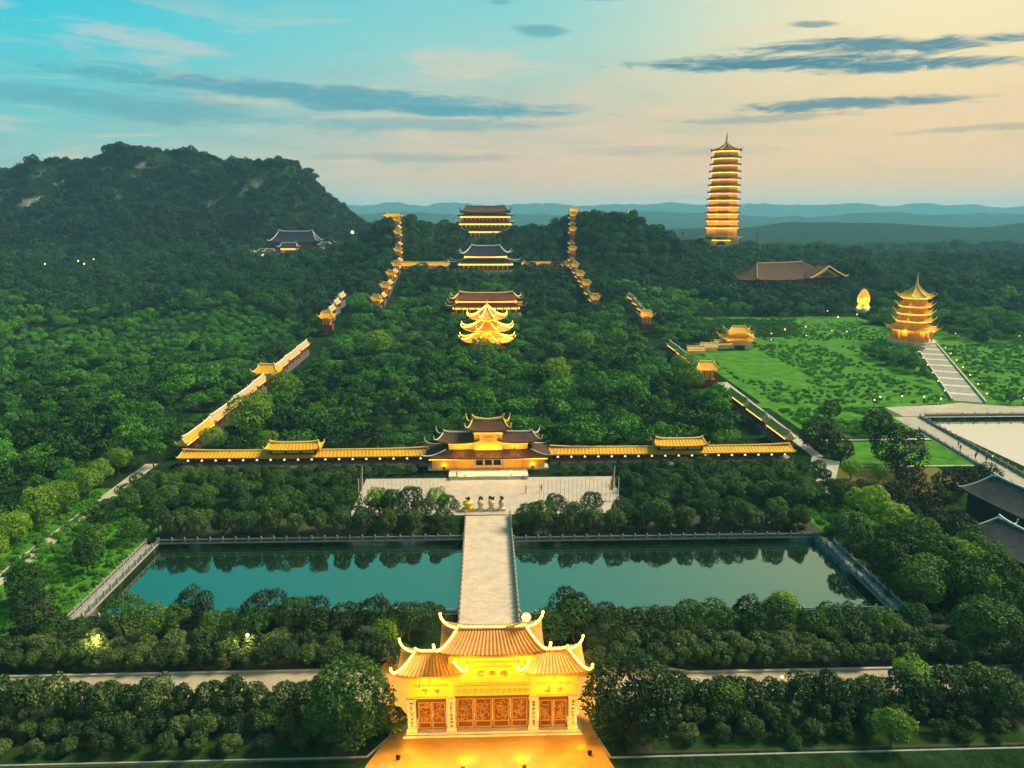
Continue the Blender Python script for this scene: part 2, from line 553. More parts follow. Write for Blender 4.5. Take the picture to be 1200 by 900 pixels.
def hip_roof(parent, a, b, r, ze, zt, tile_mat, trim_mat, cy=0.0, cx=0.0, lift=0.6, power=1.45, tile=0.5, corr=0.07, trim=0.14, horn=0.9,
             led=None, th=0.28, top_b=0.0, name='roof', nt=7, ridge_rise=0.45):
    """hip roof of eave half sizes a x b with ridge half length r; its trim and light strip are sub-parts"""
    E = rect(a, b, cx, cy)
    T = [(cx - r, cy - top_b), (cx + r, cy - top_b), (cx + r, cy + top_b), (cx - r, cy + top_b)]
    ro = roof_mesh(E, T, ze, zt, lift, power, tile, corr, nt, th).build(name, tile_mat, parent)
    tm = MB()
    hp = hip_paths(E, T, ze, zt, lift, power, 0.10, horn)
    for p in hp: tm.tube(p, trim, 6, trim * 0.7)
    rp = ridge_path(T, zt, 0.12, ridge_rise) if top_b == 0 else None
    if rp: tm.tube(rp, trim * 1.25, 6)
    tm.build('ridge_trim', trim_mat, ro)
    if led:
        lm = MB()
        for p in hp: lm.tube([(q[0], q[1], q[2] + trim * 1.1) for q in p], led, 5, led * 1.25)
        if rp: lm.tube([(q[0], q[1], q[2] + trim * 1.5) for q in rp], led, 5)
        lm.build('light_strip', 'led_warm', ro)
    return ro


def skirt_roof(parent, E, T, ze, zt, tile_mat, trim_mat, lift=0.5, tile=0.6, corr=0.07, trim=0.14, horn=0.8, led=None, th=0.25, power=1.35, name='skirt_roof', nt=5):
    ro = roof_mesh(E, T, ze, zt, lift, power, tile, corr, nt, th).build(name, tile_mat, parent)
    tm = MB()
    for p in hip_paths(E, T, ze, zt, lift, power, 0.08, horn): tm.tube(p, trim, 6, trim * 0.7)
    tm.build('hip_trim', trim_mat, ro)
    if led:
        lm = MB()
        for p in hip_paths(E, T, ze, zt, lift, power, 0.08 + trim * 1.1, horn): lm.tube(p, led, 5)
        lm.build('light_strip', 'led_warm', ro)
    return ro


def ring_strip(parent, outline, z, r, mat='strip_gold'):
    """glowing band under an eave, added to make the walls look lit"""
    mb = MB()
    n = len(outline)
    for i in range(n):
        p, q = outline[i], outline[(i + 1) % n]
        mb.tube([(p[0], p[1], z), (q[0], q[1], z)], r * 1.5, 6)
    return mb.build('light_strip', mat, parent)


def lamp(parent, loc, watts, col=(1.0, 0.62, 0.22), radius=0.25, spot=None, aim=None):
    """light of a modelled fitting, kept with that fitting"""
    d = bpy.data.lights.new('lamp_light', 'SPOT' if spot else 'POINT')
    d.energy = watts
    d.color = col
    d.shadow_soft_size = radius
    if spot:
        d.spot_size = R_(spot); d.spot_blend = 0.6
    o = bpy.data.objects.new('lamp_light', d)
    COL.objects.link(o)
    o.parent = parent
    o.location = loc
    if aim:
        v = np.array(aim, float) - np.array(loc, float)
        o.rotation_euler = (math.acos(-v[2] / np.linalg.norm(v)), 0, math.atan2(v[1], v[0]) - math.pi / 2)
    return o


def glyph(mb, cx, cz, y, s, r):
    """a brush-written character of a few strokes on a face looking towards -Y"""
    for _ in range(r.randint(2, 3)):
        z = cz + r.uniform(-0.45, 0.45) * s
        w = r.uniform(0.25, 0.5) * s
        mb.box(cx - w, cx + w, y - 0.02, y, z - 0.06 * s, z + 0.06 * s)
    for _ in range(r.randint(1, 3)):
        x = cx + r.uniform(-0.35, 0.35) * s
        h = r.uniform(0.25, 0.5) * s
        mb.box(x - 0.06 * s, x + 0.06 * s, y - 0.024, y, cz - h, cz + h)


# ------------------------------------------------------------------ terrain
POOLS = [(-64.3, -5.8, 112.0, 140.2), (4.1, 63.4, 110.5, 139.0)]
LAKE = (135.0, 300.0, 120.0, 228.0)


def sstep(x, a, b):
    t = np.clip((x - a) / (b - a), 0, 1)
    return t * t * (3 - 2 * t)


def fbm(x, y, s, seed=0, octv=4):
    v = np.zeros_like(x); amp = 1.0
    r = np.random.default_rng(seed)
    for o in range(octv):
        for _ in range(4):
            a = r.uniform(0, 2 * math.pi); ph = r.uniform(0, 6.28)
            k = 2 * math.pi / s * (2 ** o) * r.uniform(0.7, 1.3)
            v = v + amp * np.sin((x * math.cos(a) + y * math.sin(a)) * k + ph) * 0.5
        amp *= 0.5
    return v


MT_X = [-1500, -1100, -850, -700, -567, -540, -501, -470, -448, -436, -402, -368, -340, -310, -295, -284, -260, -232, -222, -217, -207, -186, -168, -148, -120, -90]
MT_Z = [20, 60, 88, 96, 100, 108, 118, 117, 124, 135, 134, 130, 127, 118, 114, 121, 121, 120, 120, 104, 90, 74, 60, 46, 32, 10]


def height(x, y):
    x = np.asarray(x, float); y = np.asarray(y, float)
    ax = np.abs(x)
    axis = np.interp(y, [0, 352, 400, 430, 500, 560, 640, 700, 780, 950, 1300], [0, 0, 2.5, 5, 14, 21.5, 33, 42, 40, 22, 6])
    lft = np.interp(y, [0, 400, 560, 690, 800, 1300], [0, 0, 12, 30, 34, 20])
    lft = lft * (0.75 + 0.25 * sstep(-x, 320, 140))
    rgt = np.interp(y, [0, 470, 520, 560, 720, 780, 1000, 1300], [0, 0, 8, 13, 28, 24, 8, 0])
    rgt = rgt * (1 - 0.45 * sstep(x, 240, 420) * sstep(y, 480, 700))
    w = sstep(ax, 75, 135)
    h = axis * (1 - w) + np.where(x < 0, lft, rgt) * w
    h = h + 17 * np.exp(-((x + 78) / 34) ** 2 - ((y - 655) / 70) ** 2)
    h = h + 17 * np.exp(-((x - 74) / 26) ** 2 - ((y - 640) / 60) ** 2)
    h = h + 34 * np.exp(-((x - 122) / 34) ** 2 - ((y - 620) / 60) ** 2)
    h = h + fbm(x, y, 130, 3) * 1.5 * sstep(y, 380, 520)
    # the limestone mountain
    p = np.interp(x + fbm(x, y, 60, 5, 2) * 5, MT_X, MT_Z)
    rise = 0.42 * sstep(y, 700, 850) + 0.58 * sstep(y + fbm(x, y, 90, 8, 3) * 9, 850, 935)
    m = np.maximum(p - h, 0) * rise * (1 - sstep(y, 965, 1200))
    h = h + m * sstep(-x, 60, 130) + fbm(x, y, 70, 9, 4) * 2.6 * sstep(m, 10, 45)
    # far wooded plain and far ranges
    far = sstep(y, 1300, 1900)
    h = h * (1 - far)
    low = 14 + 12 * fbm(x, y, 900, 21, 4) * 0.6 + 10 * sstep(x, 300, 1400)
    h = h + far * low * (1 - sstep(y, 2500, 3000)) * np.exp(-((y - 2100) / 330) ** 2) * 1.35
    rng1 = 74 + 14 * fbm(x, y * 0.2, 1500, 31, 5) + 5 * fbm(x, y * 0.5, 220, 33, 3)
    rng2 = 168 + 20 * fbm(x + 500, y * 0.2, 2300, 37, 5) + 13 * fbm(x, y * 0.5, 420, 39, 4)
    h = h + np.maximum(rng1, 10) * np.exp(-((y - 4700) / 360) ** 2) * 0.9
    h = h + np.maximum(rng2, 10) * np.exp(-((y - 7800) / 520) ** 2)
    return h


def hz(x, y):
    return float(height(np.array([x]), np.array([y]))[0])


def basin(X, Y, Z):
    for (x0, x1, y0, y1) in POOLS + [LAKE]:
        Z = np.where((X > x0 + 0.02) & (X < x1 - 0.02) & (Y > y0 + 0.02) & (Y < y1 - 0.02), -1.8, Z)
    return Z


def ground_material():
    m = bpy.data.materials.new('forest_floor')
    m.use_nodes = True
    nt = m.node_tree
    nt.nodes.clear()
    g = NG(nt)
    tc = g.node('ShaderNodeTexCoord')
    ge = g.node('ShaderNodeNewGeometry')
    n = g.noise(tc.outputs['Object'], 0.03, 6, 0.65)
    n2 = g.noise(tc.outputs['Object'], 0.5, 5, 0.65)
    f = g.m('ADD', g.m('MULTIPLY', n, 0.5), g.m('MULTIPLY', n2, 0.5))
    c = g.ramp(f, [(0.33, (0.007, 0.016, 0.006)), (0.5, (0.012, 0.028, 0.009)), (0.68, (0.022, 0.045, 0.012))])
    sep = g.node('ShaderNodeSeparateXYZ')
    g.put(sep.inputs[0], ge.outputs['Normal'])
    nr = g.noise(tc.outputs['Object'], 0.035, 4, 0.6)
    steep = g.m('MULTIPLY', g.smooth(sep.outputs[2], 0.72, 0.5), g.smooth(nr, 0.50, 0.57))
    rock = g.ramp(n2, [(0.3, (0.10, 0.10, 0.095)), (0.7, (0.36, 0.35, 0.32))])
    c = g.mix(steep, c, rock)
    d = g.node('ShaderNodeBsdfDiffuse')
    g.put(d.inputs[0], c)
    b = g.node('ShaderNodeBump')
    b.inputs['Strength'].default_value = 1.0
    b.inputs['Distance'].default_value = 3.0
    g.put(b.inputs['Height'], g.noise(tc.outputs['Object'], 0.16, 4))
    nt.links.new(b.outputs[0], d.inputs['Normal'])
    o = g.node('ShaderNodeOutputMaterial')
    nt.links.new(d.outputs[0], o.inputs[0])
    MATS['forest_floor'] = m


def build_terrain():
    ground_material()
    xs = list(np.arange(-640, 640.1, 8.0))
    v = 640.0; st = 10.0
    while v < 9000:
        st = min(st * 1.13, 70); v += st
        xs += [v, -v]
    ys = list(np.arange(-60, 1300, 8.0))
    v = 1300.0; st = 9.0
    while v < 9000:
        st = min(st * 1.1, 65); v += st
        ys.append(v)
    v = -60.0
    while v > -3000:
        v -= max(20, abs(v) * 0.4); ys.append(v)
    for (x0, x1, y0, y1) in POOLS + [LAKE]:
        xs += [x0, x0 + 0.05, x1 - 0.05, x1]
        ys += [y0, y0 + 0.05, y1 - 0.05, y1]
    xs = np.array(sorted(set(np.round(xs, 3)))); ys = np.array(sorted(set(np.round(ys, 3))))
    X, Y = np.meshgrid(xs, ys)
    Z = basin(X, Y, height(X, Y))
    nx, ny = len(xs), len(ys)
    mtn = (X < -105) & (Y > 715) & (Y < 1320) & (X > -1500)
    face_i = np.arange(ny - 1)[:, None] * nx + np.arange(nx - 1)[None, :]
    cx, cy = X[:-1, :-1], Y[:-1, :-1]
    kind = np.where(mtn[:-1, :-1], 1, np.where(cy > 1300, 2, 0))
    V = np.stack([X, Y, Z], -1).reshape(-1, 3)
    for k, name in enumerate(('ground', 'mountain', 'hills')):
        fi = face_i[kind == k].ravel()
        F = np.stack([fi, fi + 1, fi + nx + 1, fi + nx], -1)
        used, inv = np.unique(F, return_inverse=True)
        me = bpy.data.meshes.new(name)
        me.from_pydata(V[used].tolist(), [], inv.reshape(F.shape).tolist())
        me.materials.append(M['forest_floor'])
        me.polygons.foreach_set('use_smooth', [k > 0] * len(me.polygons))
        me.update()
        o = bpy.data.objects.new(name, me)
        COL.objects.link(o)
        tag(o, kind='structure')


build_terrain()


def sheet(name, pts, z, mat, th=None):
    """paving or lawn sheet lying a little above the ground, with real thickness"""
    mb = MB()
    if th: mb.prism(pts, z - th, z)
    else: mb.poly([(p[0], p[1], z) for p in pts])
    return tag(mb.build(name, mat), kind='structure')


AX = -0.6
# water
for (x0, x1, y0, y1) in POOLS:
    sheet('pool_water', rect((x1 - x0) / 2 - 0.01, (y1 - y0) / 2 - 0.01, (x0 + x1) / 2, (y0 + y1) / 2), -0.9, 'pool_water')
sheet('lake_water', rect((LAKE[1] - LAKE[0]) / 2, (LAKE[3] - LAKE[2]) / 2, (LAKE[0] + LAKE[1]) / 2, (LAKE[2] + LAKE[3]) / 2), -0.7, 'lake_water')
# paved surfaces and lawns
sheet('forecourt_paving', [(-19, 60), (18, 60), (13.0, 77.5), (11.8, 84.0), (13.2, 89.6), (14.8, 97), (14, 100), (-15, 100), (-16.2, 97), (-14.6, 89.6), (-12.8, 84.0), (-15.2, 77.5)], 0.012, 'gate_paving')
sheet('front_road', [(-160, 90.6), (-24, 90.6), (-14.6, 89.6), (-16.2, 97), (-24, 96.4), (-160, 96.4)], 0.03, 'asphalt')
sheet('front_road', [(13.2, 89.6), (24, 88.8), (160, 88.4), (160, 94.0), (26, 94.2), (20, 96.2), (14.8, 97)], 0.03, 'asphalt')
sheet('bridge_deck', rect(4.8, 26, AX - 0.25, 126), 0.22, 'bridge_paving', 2.0)
sheet('plaza', [(-30, 153), (28.5, 153), (29.5, 176.5), (-30, 176.5)], 0.016, 'plaza_paving')
for s in (-1, 1):
    sheet('garden_soil', rect(25, 5.9, s * 41 + AX, 84.4), 0.008, 'soil')
    sheet('garden_soil', rect(36, 7.0, s * 53 + AX, 104.2 if s < 0 else 102.0), 0.008, 'soil')
    sheet('garden_soil', rect(36, 5.6, s * 45 + AX, 146.8), 0.008, 'soil')
    sheet('grass_strip', rect(23, 1.5, s * 42 + AX, 80.4), 0.02, 'dark_grass')
sheet('lawn', [(-104, 100), (-67, 100), (-67, 150), (-84, 172), (-104, 172)], 0.014, 'lawn_green')
sheet('lawn', [(85, 242), (136, 242), (150, 246), (172, 242), (330, 242), (330, 472), (116, 472), (92, 380), (92, 250)], 0.009, 'lawn_green')
sheet('lawn', [(95, 246), (136, 243), (158, 250), (196, 345), (190, 368), (104, 368), (94, 300)], 0.014, 'lawn_green')
sheet('lawn', [(168, 247), (300, 243), (320, 360), (222, 366)], 0.014, 'lawn_green')
sheet('lawn', [(116, 376), (192, 376), (222, 470), (118, 470)], 0.02, 'lawn_green')
sheet('lawn', [(92, 181), (123, 181), (128, 203), (92, 203)], 0.014, 'lawn_green')
sheet('lawn', [(92, 207), (128, 207), (132, 226), (132, 240), (92, 243)], 0.014, 'lawn_green')
sheet('lawn', [(66, 142), (88, 142), (88, 166), (66, 166)], 0.014, 'lawn_green')
sheet('dry_lawn', [(82, 166), (98, 158), (112, 166), (112, 180.5), (84, 180.5)], 0.02, 'dry_lawn')
sheet('garden_path', rect(16.5, 0.8, 109.5, 205), 0.03, 'concrete')
sheet('garden_path', rect(14, 0.35, 112, 181.6), 0.034, 'concrete')
sheet('garden_path', [(-87.4, 60), (-84.2, 60), (-84.8, 190), (-88.0, 190)], 0.03, 'concrete')
sheet('wall_path', [(84.6, 190), (87.4, 190), (90.5, 282), (86.8, 282)], 0.03, 'concrete')
sheet('wall_path', [(70, 160), (74, 156), (90, 186), (84.6, 190.5)], 0.034, 'concrete')
sheet('lake_walkway', [(130, 229.2), (300, 229.2), (300, 240.5), (172, 240.8), (158, 246.5), (152, 244.0), (130, 241.0)], 0.16, 'path_paving', 0.5)
sheet('lake_promenade', [(118.5, 130), (124.5, 130), (134.4, 229), (126.5, 229)], 0.05, 'path_paving')


# ------------------------------------------------------------------ kerbs, balustrades
def balustrade(label, p0, p1, h=1.0, step=2.4, mat='pale_stone', z=0.0, group='stone balustrades round the ponds', rail=0.10, limit=95, rail_mat='grey_stone'):
    L = math.hypot(p1[0] - p0[0], p1[1] - p0[1])
    t = thing('balustrade', label, 'balustrade', (p0[0], p0[1], z), math.atan2(p1[1] - p0[1], p1[0] - p0[0]), group)
    n = min(limit, max(2, round(L / step)))
    m = MB().box(-0.1, L + 0.1, -0.13, 0.13, 0, 0.22)
    m.build('kerb', 'grey_stone', t)
    MB().box(0, L, -0.06, 0.06, h * 0.72, h * 0.72 + 2 * rail).build('rail', rail_mat, t)
    MB().box(0, L, -0.04, 0.04, 0.24, h * 0.55).build('infill_panel', 'dark_stone', t)
    pm = MB().box(-0.15, 0.15, -0.15, 0.15, 0.0, h).lathe([(0.05, h), (0.15, h + 0.08), (0.17, h + 0.2), (0.1, h + 0.33), (0.02, h + 0.4)], 8).mesh('post', M[mat])
    for i in range(n + 1):
        o = bpy.data.objects.new('post', pm)
        COL.objects.link(o); o.parent = t
        o.location = (L * i / n, 0, 0)
    return t


def kerb(name, pts, h, w, mat, label, cat, group=None):
    t = MB()
    for a, b in zip(pts, pts[1:]):
        d = np.array(b) - np.array(a); d = d / np.linalg.norm(d); nrm = np.array((-d[1], d[0])) * w / 2
        q = [tuple(np.array(a) - nrm), tuple(np.array(b) - nrm), tuple(np.array(b) + nrm), tuple(np.array(a) + nrm)]
        t.prism(q, 0, h)
    return tag(t.build(name, mat), label, cat, group)


for k, (x0, x1, y0, y1) in enumerate(POOLS):
    sd = 'left' if k == 0 else 'right'
    w = MB()
    w.box(x0 - 0.5, x1 + 0.5, y1, y1 + 0.5, -1.8, 0.12); w.box(x0 - 0.5, x1 + 0.5, y0 - 0.5, y0, -1.8, 0.12)
    w.box(x0 - 0.5, x0, y0, y1, -1.8, 0.12); w.box(x1, x1 + 0.5, y0, y1, -1.8, 0.12)
    tag(w.build('pond_wall', 'grey_stone'), f'low stone retaining wall round the {"teal pond left" if k == 0 else "paler green pond right"} of the causeway', 'wall')
    balustrade(f'weathered stone balustrade along the far bank of the {sd} pond', (x0, y1 + 0.25), (x1, y1 + 0.25), 0.95, mat='grey_stone')
    ox = x0 - 0.25 if k == 0 else x1 + 0.25
    balustrade(f'stone balustrade down the outer bank of the {sd} pond', (ox, y0), (ox, y1), 0.95, mat='grey_stone', rail_mat='dark_stone')
    ox2 = ox + (-2.2 if k == 0 else 2.2)
    balustrade(f'second stone balustrade beyond the bank walk outside the {sd} pond', (ox2, y0 - 3), (ox2, y1 - 3 * k), 0.95, mat='grey_stone')
    sheet('bank_walk', rect(0.9, (y1 - y0) / 2, (ox + ox2) / 2, (y0 + y1) / 2), 0.03, 'grey_stone')
    balustrade(f'stone balustrade along the near bank of the {sd} pond behind trees', (x0, y0 - 0.25), (x1, y0 - 0.25), 0.95)
for s in (-1, 1):
    balustrade(f'pale stone balustrade with knobbed posts on the {"left" if s < 0 else "right"} edge of the causeway', (AX - 0.25 + s * 4.65, 100.5), (AX - 0.25 + s * 4.65, 151.5), 1.05, 1.6,
               'pale_stone', 0.22, 'causeway balustrades', rail_mat='dark_stone')

kerb('kerb', [(-64, 78.9), (-15.3, 78.9), (-13.4, 82)], 0.14, 0.22, 'grey_stone', 'stone kerb along the near planting bed left of the gate forecourt', 'kerb', 'kerbs in front of the gate')
kerb('kerb', [(64, 77.8), (13.2, 77.8), (12.0, 82)], 0.14, 0.22, 'grey_stone', 'stone kerb along the near planting bed right of the gate forecourt', 'kerb', 'kerbs in front of the gate')
kerb('kerb', [(-160, 96.6), (-24, 96.6), (-21, 98.2), (-14, 99.5)], 0.3, 0.35, 'pale_stone', 'stone kerb under the hedge on the far side of the left road', 'kerb', 'kerbs beyond the front road')
kerb('kerb', [(160, 94.3), (27, 94.4), (21, 96.4), (13, 98.0)], 0.3, 0.35, 'pale_stone', 'stone kerb under the hedge on the far side of the right road', 'kerb', 'kerbs beyond the front road')
kerb('kerb', [(-160, 90.3), (-24, 90.3), (-14.6, 89.2)], 0.15, 0.2, 'concrete', 'kerb on the near side of the left road behind the hedges', 'kerb', 'kerbs nearest the front road')
kerb('kerb', [(160, 88.1), (24, 88.5), (13.2, 89.2)], 0.15, 0.2, 'concrete', 'kerb on the near side of the right road behind the hedges', 'kerb', 'kerbs nearest the front road')


# ------------------------------------------------------------------ the front gate
def door_leaf(parent, x0, x1, z0, z1, y, seed):
    lf = MB().box(x0, x1, y - 0.06, y + 0.06, z0, z1).build('door_leaf', 'carved_wood', parent)
    r = random.Random(seed)
    mb = MB()
    w, h = x1 - x0, z1 - z0
    for (a, b) in ((0.04, 0.10), (0.90, 0.96)):
        mb.box(x0 + a * w, x0 + b * w, y - 0.11, y - 0.058, z0 + 0.04 * h, z1 - 0.04 * h)
    for zz in (0.03, 0.22, 0.93):
        mb.box(x0 + 0.10 * w, x0 + 0.90 * w, y - 0.11, y - 0.058, z0 + zz * h, z0 + (zz + 0.035) * h)
    for _ in range(24):                                      # carved scrolls
        cx = x0 + r.uniform(0.22, 0.78) * w; cz = z0 + r.uniform(0.32, 0.86) * h
        rad = r.uniform(0.14, 0.34); a0 = r.uniform(0, 6.28)
        mb.tube([(cx + rad * math.cos(a0 + q * 0.8), y - 0.09, cz + rad * math.sin(a0 + q * 0.8)) for q in range(6)], 0.055, 4)
    mb.build('carving', 'carving_gold', lf)
    return lf


def front_gate():
    Y0 = 83.0
    t = thing('front_gate', 'golden three bay temple gate with carved doors and roofs outlined in lights', 'gate', (AX + 0.1, Y0, 0))
    MB().box(-10.9, 10.9, -0.9, 3.4, 0, 0.25).box(-10.6, 10.6, -0.55, 3.2, 0.25, 0.42).build('plinth', 'pale_stone', t)
    r = random.Random(5)
    for x in (-9.85, -5.05, 4.95, 9.75):
        p = MB().box(x - 0.62, x + 0.62, -0.42, 0.75, 0.42, 0.95).box(x - 0.48, x + 0.48, -0.32, 0.65, 0.95, 4.6).box(x - 0.6, x + 0.6, -0.40, 0.72, 4.6, 4.85).build('pillar', 'pale_stone', t)
        g = MB()
        for k in range(7): glyph(g, x, 4.25 - k * 0.5, -0.322, 0.42, r)
        g.build('lettering', 'ink', p)
    for x in (-9.85, -5.05, 4.95, 9.75):
        MB().box(x - 0.5, x + 0.5, 2.3, 3.1, 0.42, 4.8).build('rear_pillar', 'gold_plaster', t)
    # side bays
    for s, x0, x1, sd in ((-1, -9.2, -5.7, 3), (1, 5.6, 9.1, 9)):
        w = (x1 - x0) / 2
        for k in range(2): door_leaf(t, x0 + k * w + 0.08, x0 + (k + 1) * w - 0.02, 0.45, 4.3, 0.25, sd + k)
        MB().box(x0 - 0.2, x1 + 0.2, 0.02, 0.5, 4.3, 4.8).build('lintel', 'carved_wood', t)
        wl = MB().box(x0 - 1.15, x1 + 1.1, -0.18, 2.9, 4.85, 7.95).build('upper_wall', 'yellow_plaster', t)
        MB().box(x0 - 0.3, x1 + 0.3, -0.27, -0.182, 6.55, 6.72).box(x0 - 0.3, x1 + 0.3, -0.27, -0.182, 4.95, 5.1).build('moulding', 'gold_plaster', wl)
        g = MB()
        for k in (-1, 1): glyph(g, (x0 + x1) / 2 + k * 0.75, 5.85, -0.182, 0.8, r)
        g.build('lettering', 'carving_gold', wl)
        cx = (x0 + x1) / 2 - 0.03
        MB().box(x0 - 0.9, x1 + 0.9, -0.55, 3.0, 7.95, 8.4).build('eave_bracket', 'carved_wood', t)
        hip_roof(t, 3.9, 3.0, 1.95, 8.75, 10.05, 'orange_tile', 'gold_ridge', 1.35, cx, 0.5, 1.3, 0.5, 0.10, 0.12, (1.15, 0.6), led=0.12, nt=9)
    # middle bay
    xs = [-4.45, -2.25, -0.05, 2.15, 4.35]
    for k in range(4): door_leaf(t, xs[k] + 0.04, xs[k + 1] - 0.04, 0.45, 4.75, 0.25, 20 + k)
    MB().box(-4.6, 4.5, -0.1, 0.5, 4.75, 5.2).build('lintel', 'carved_wood', t)
    MB().box(-4.7, 4.6, -0.25, 2.9, 5.2, 6.5).build('frieze', 'gold_plaster', t)
    g = MB()
    for k in range(13): g.tube([(-4.1 + k * 0.68 + 0.22 * math.cos(q), -0.27, 5.85 + 0.22 * math.sin(q)) for q in np.linspace(0, 5, 6)], 0.05, 4)
    g.build('frieze_carving', 'carving_gold', t)
    wl = MB().box(-5.3, 5.2, -0.1, 2.9, 6.5, 10.9).build('upper_wall', 'yellow_plaster', t)
    MB().box(-4.2, 4.1, -0.2, -0.102, 6.62, 6.8).box(-4.2, 4.1, -0.2, -0.102, 9.5, 9.7).build('moulding', 'gold_plaster', wl)
    pl = MB().box(-2.4, 2.3, -0.26, -0.102, 7.35, 9.0).build('name_board', 'yellow_plaster', wl)
    g = MB()
    for k in (-1, 0, 1): glyph(g, -0.05 + k * 1.35, 8.2, -0.262, 1.0, r)
    g.build('lettering', 'carving_gold', pl)
    MB().box(-5.6, 5.5, -0.75, 3.3, 10.9, 11.35).build('eave_bracket', 'red_wood', t)
    hip_roof(t, 6.2, 3.5, 4.15, 11.7, 13.1, 'rust_tile', 'gold_ridge', 1.4, -0.05, 0.6, 1.3, 0.5, 0.10, 0.14, (1.35, 0.6), led=0.13, nt=10, ridge_rise=0.2)
    ob = MB()                                               # scrolled ridge finial with its lamp
    ob.tube([(1.6, 1.4, 13.35), (2.6, 1.4, 13.5), (3.4, 1.4, 13.8), (3.9, 1.4, 14.2)], 0.2, 6, 0.12)
    ob.build('ridge_finial', 'gold_ridge', t)
    MB().lathe([(0.05, 14.0), (0.4, 14.2), (0.58, 14.55), (0.42, 14.9), (0.05, 15.1)], 10, (4.1, 1.4)).build('ridge_lamp', 'led_warm', t)
    # fittings under the eaves that flood walls and paving
    for (x, z, wt) in ((-7.45, 7.9, 300), (7.35, 7.9, 300), (-3.0, 10.6, 650), (3.0, 10.6, 650)):
        f = MB().box(x - 0.2, x + 0.2, -2.55, -2.2, z, z + 0.22).box(x - 0.04, x + 0.04, -2.3, -0.1, z + 0.22, z + 0.3).build('flood_fitting', 'gold_ridge', t)
        lamp(f, (x, -2.6, z - 0.25), wt * 1.35, (1.0, 0.60, 0.02), 0.4)
    for (x, z) in ((-8.6, 8.0), (8.5, 8.0), (-3.9, 10.7), (3.8, 10.7)):
        f = MB().box(x - 0.15, x + 0.15, -2.7, -2.4, z, z + 0.2).box(x - 0.04, x + 0.04, -2.45, -0.1, z + 0.2, z + 0.28).build('flood_fitting', 'gold_ridge', t)
        lamp(f, (x, -2.85, z - 0.1), 4800, (1.0, 0.44, 0.02), 0.3, 112, (x * 1.25, -13, 0))
    for (x, z) in ((-8.2, 7.0), (8.1, 7.0)):
        f = MB().box(x - 0.2, x + 0.2, 4.3, 4.6, z, z + 0.2).box(x - 0.04, x + 0.04, 2.9, 4.4, z + 0.2, z + 0.28).build('flood_fitting', 'dark_metal', t)
        lamp(f, (x, 4.9, z - 0.2), 2600, (1.0, 0.55, 0.12), 0.25)
    return t


front_gate()


def floodlight(loc, aim, watts, label, group='floodlights on the gate forecourt', col=(1.0, 0.46, 0.03), spot=120):
    t = thing('floodlight', label, 'floodlight', loc, 0, group)
    v = np.array(aim, float) - np.array(loc, float)
    a = math.atan2(v[1], v[0])
    b = MB().box(-0.22, 0.22, -0.16, 0.16, 0.25, 0.55).build('housing', 'dark_metal', t)
    b.rotation_euler = (0, 0, a - math.pi / 2)
    MB().box(-0.2, 0.2, 0.162, 0.18, 0.28, 0.52).build('lens', 'bulb_warm', b)
    MB().box(-0.18, 0.18, -0.06, 0.06, 0, 0.25).build('bracket', 'dark_metal', t)
    l = lamp(t, (0.3 * math.cos(a), 0.3 * math.sin(a), 0.5), watts, col, 0.2, spot)
    u = v / np.linalg.norm(v)
    l.rotation_euler = (math.acos(max(-1, min(1, -u[2]))), 0, a - math.pi / 2)


for x, nm in ((-11.6, 'left kerb end'), (-4.0, 'paving left of the middle doors'), (3.0, 'paving right of the middle doors'), (10.8, 'right kerb end')):
    floodlight((x, 76.2 if abs(x) < 6 else 78.4, 0.03), (x * 0.75, 83, 3.0), 1500, f'small black floodlight on the {nm} aimed at the gate')


# ------------------------------------------------------------------ the inner gate and its galleries
def columns(parent, xs, y, z0, z1, r=0.2, mat='red_wood'):
    me = MB().box(-r * 1.5, r * 1.5, -r * 1.5, r * 1.5, 0, 0.25).lathe([(r, 0.25), (r, z1 - z0)], 8).mesh('column', M[mat])
    for x in xs:
        o = bpy.data.objects.new('column', me)
        COL.objects.link(o); o.parent = parent
        o.location = (x, y, z0)


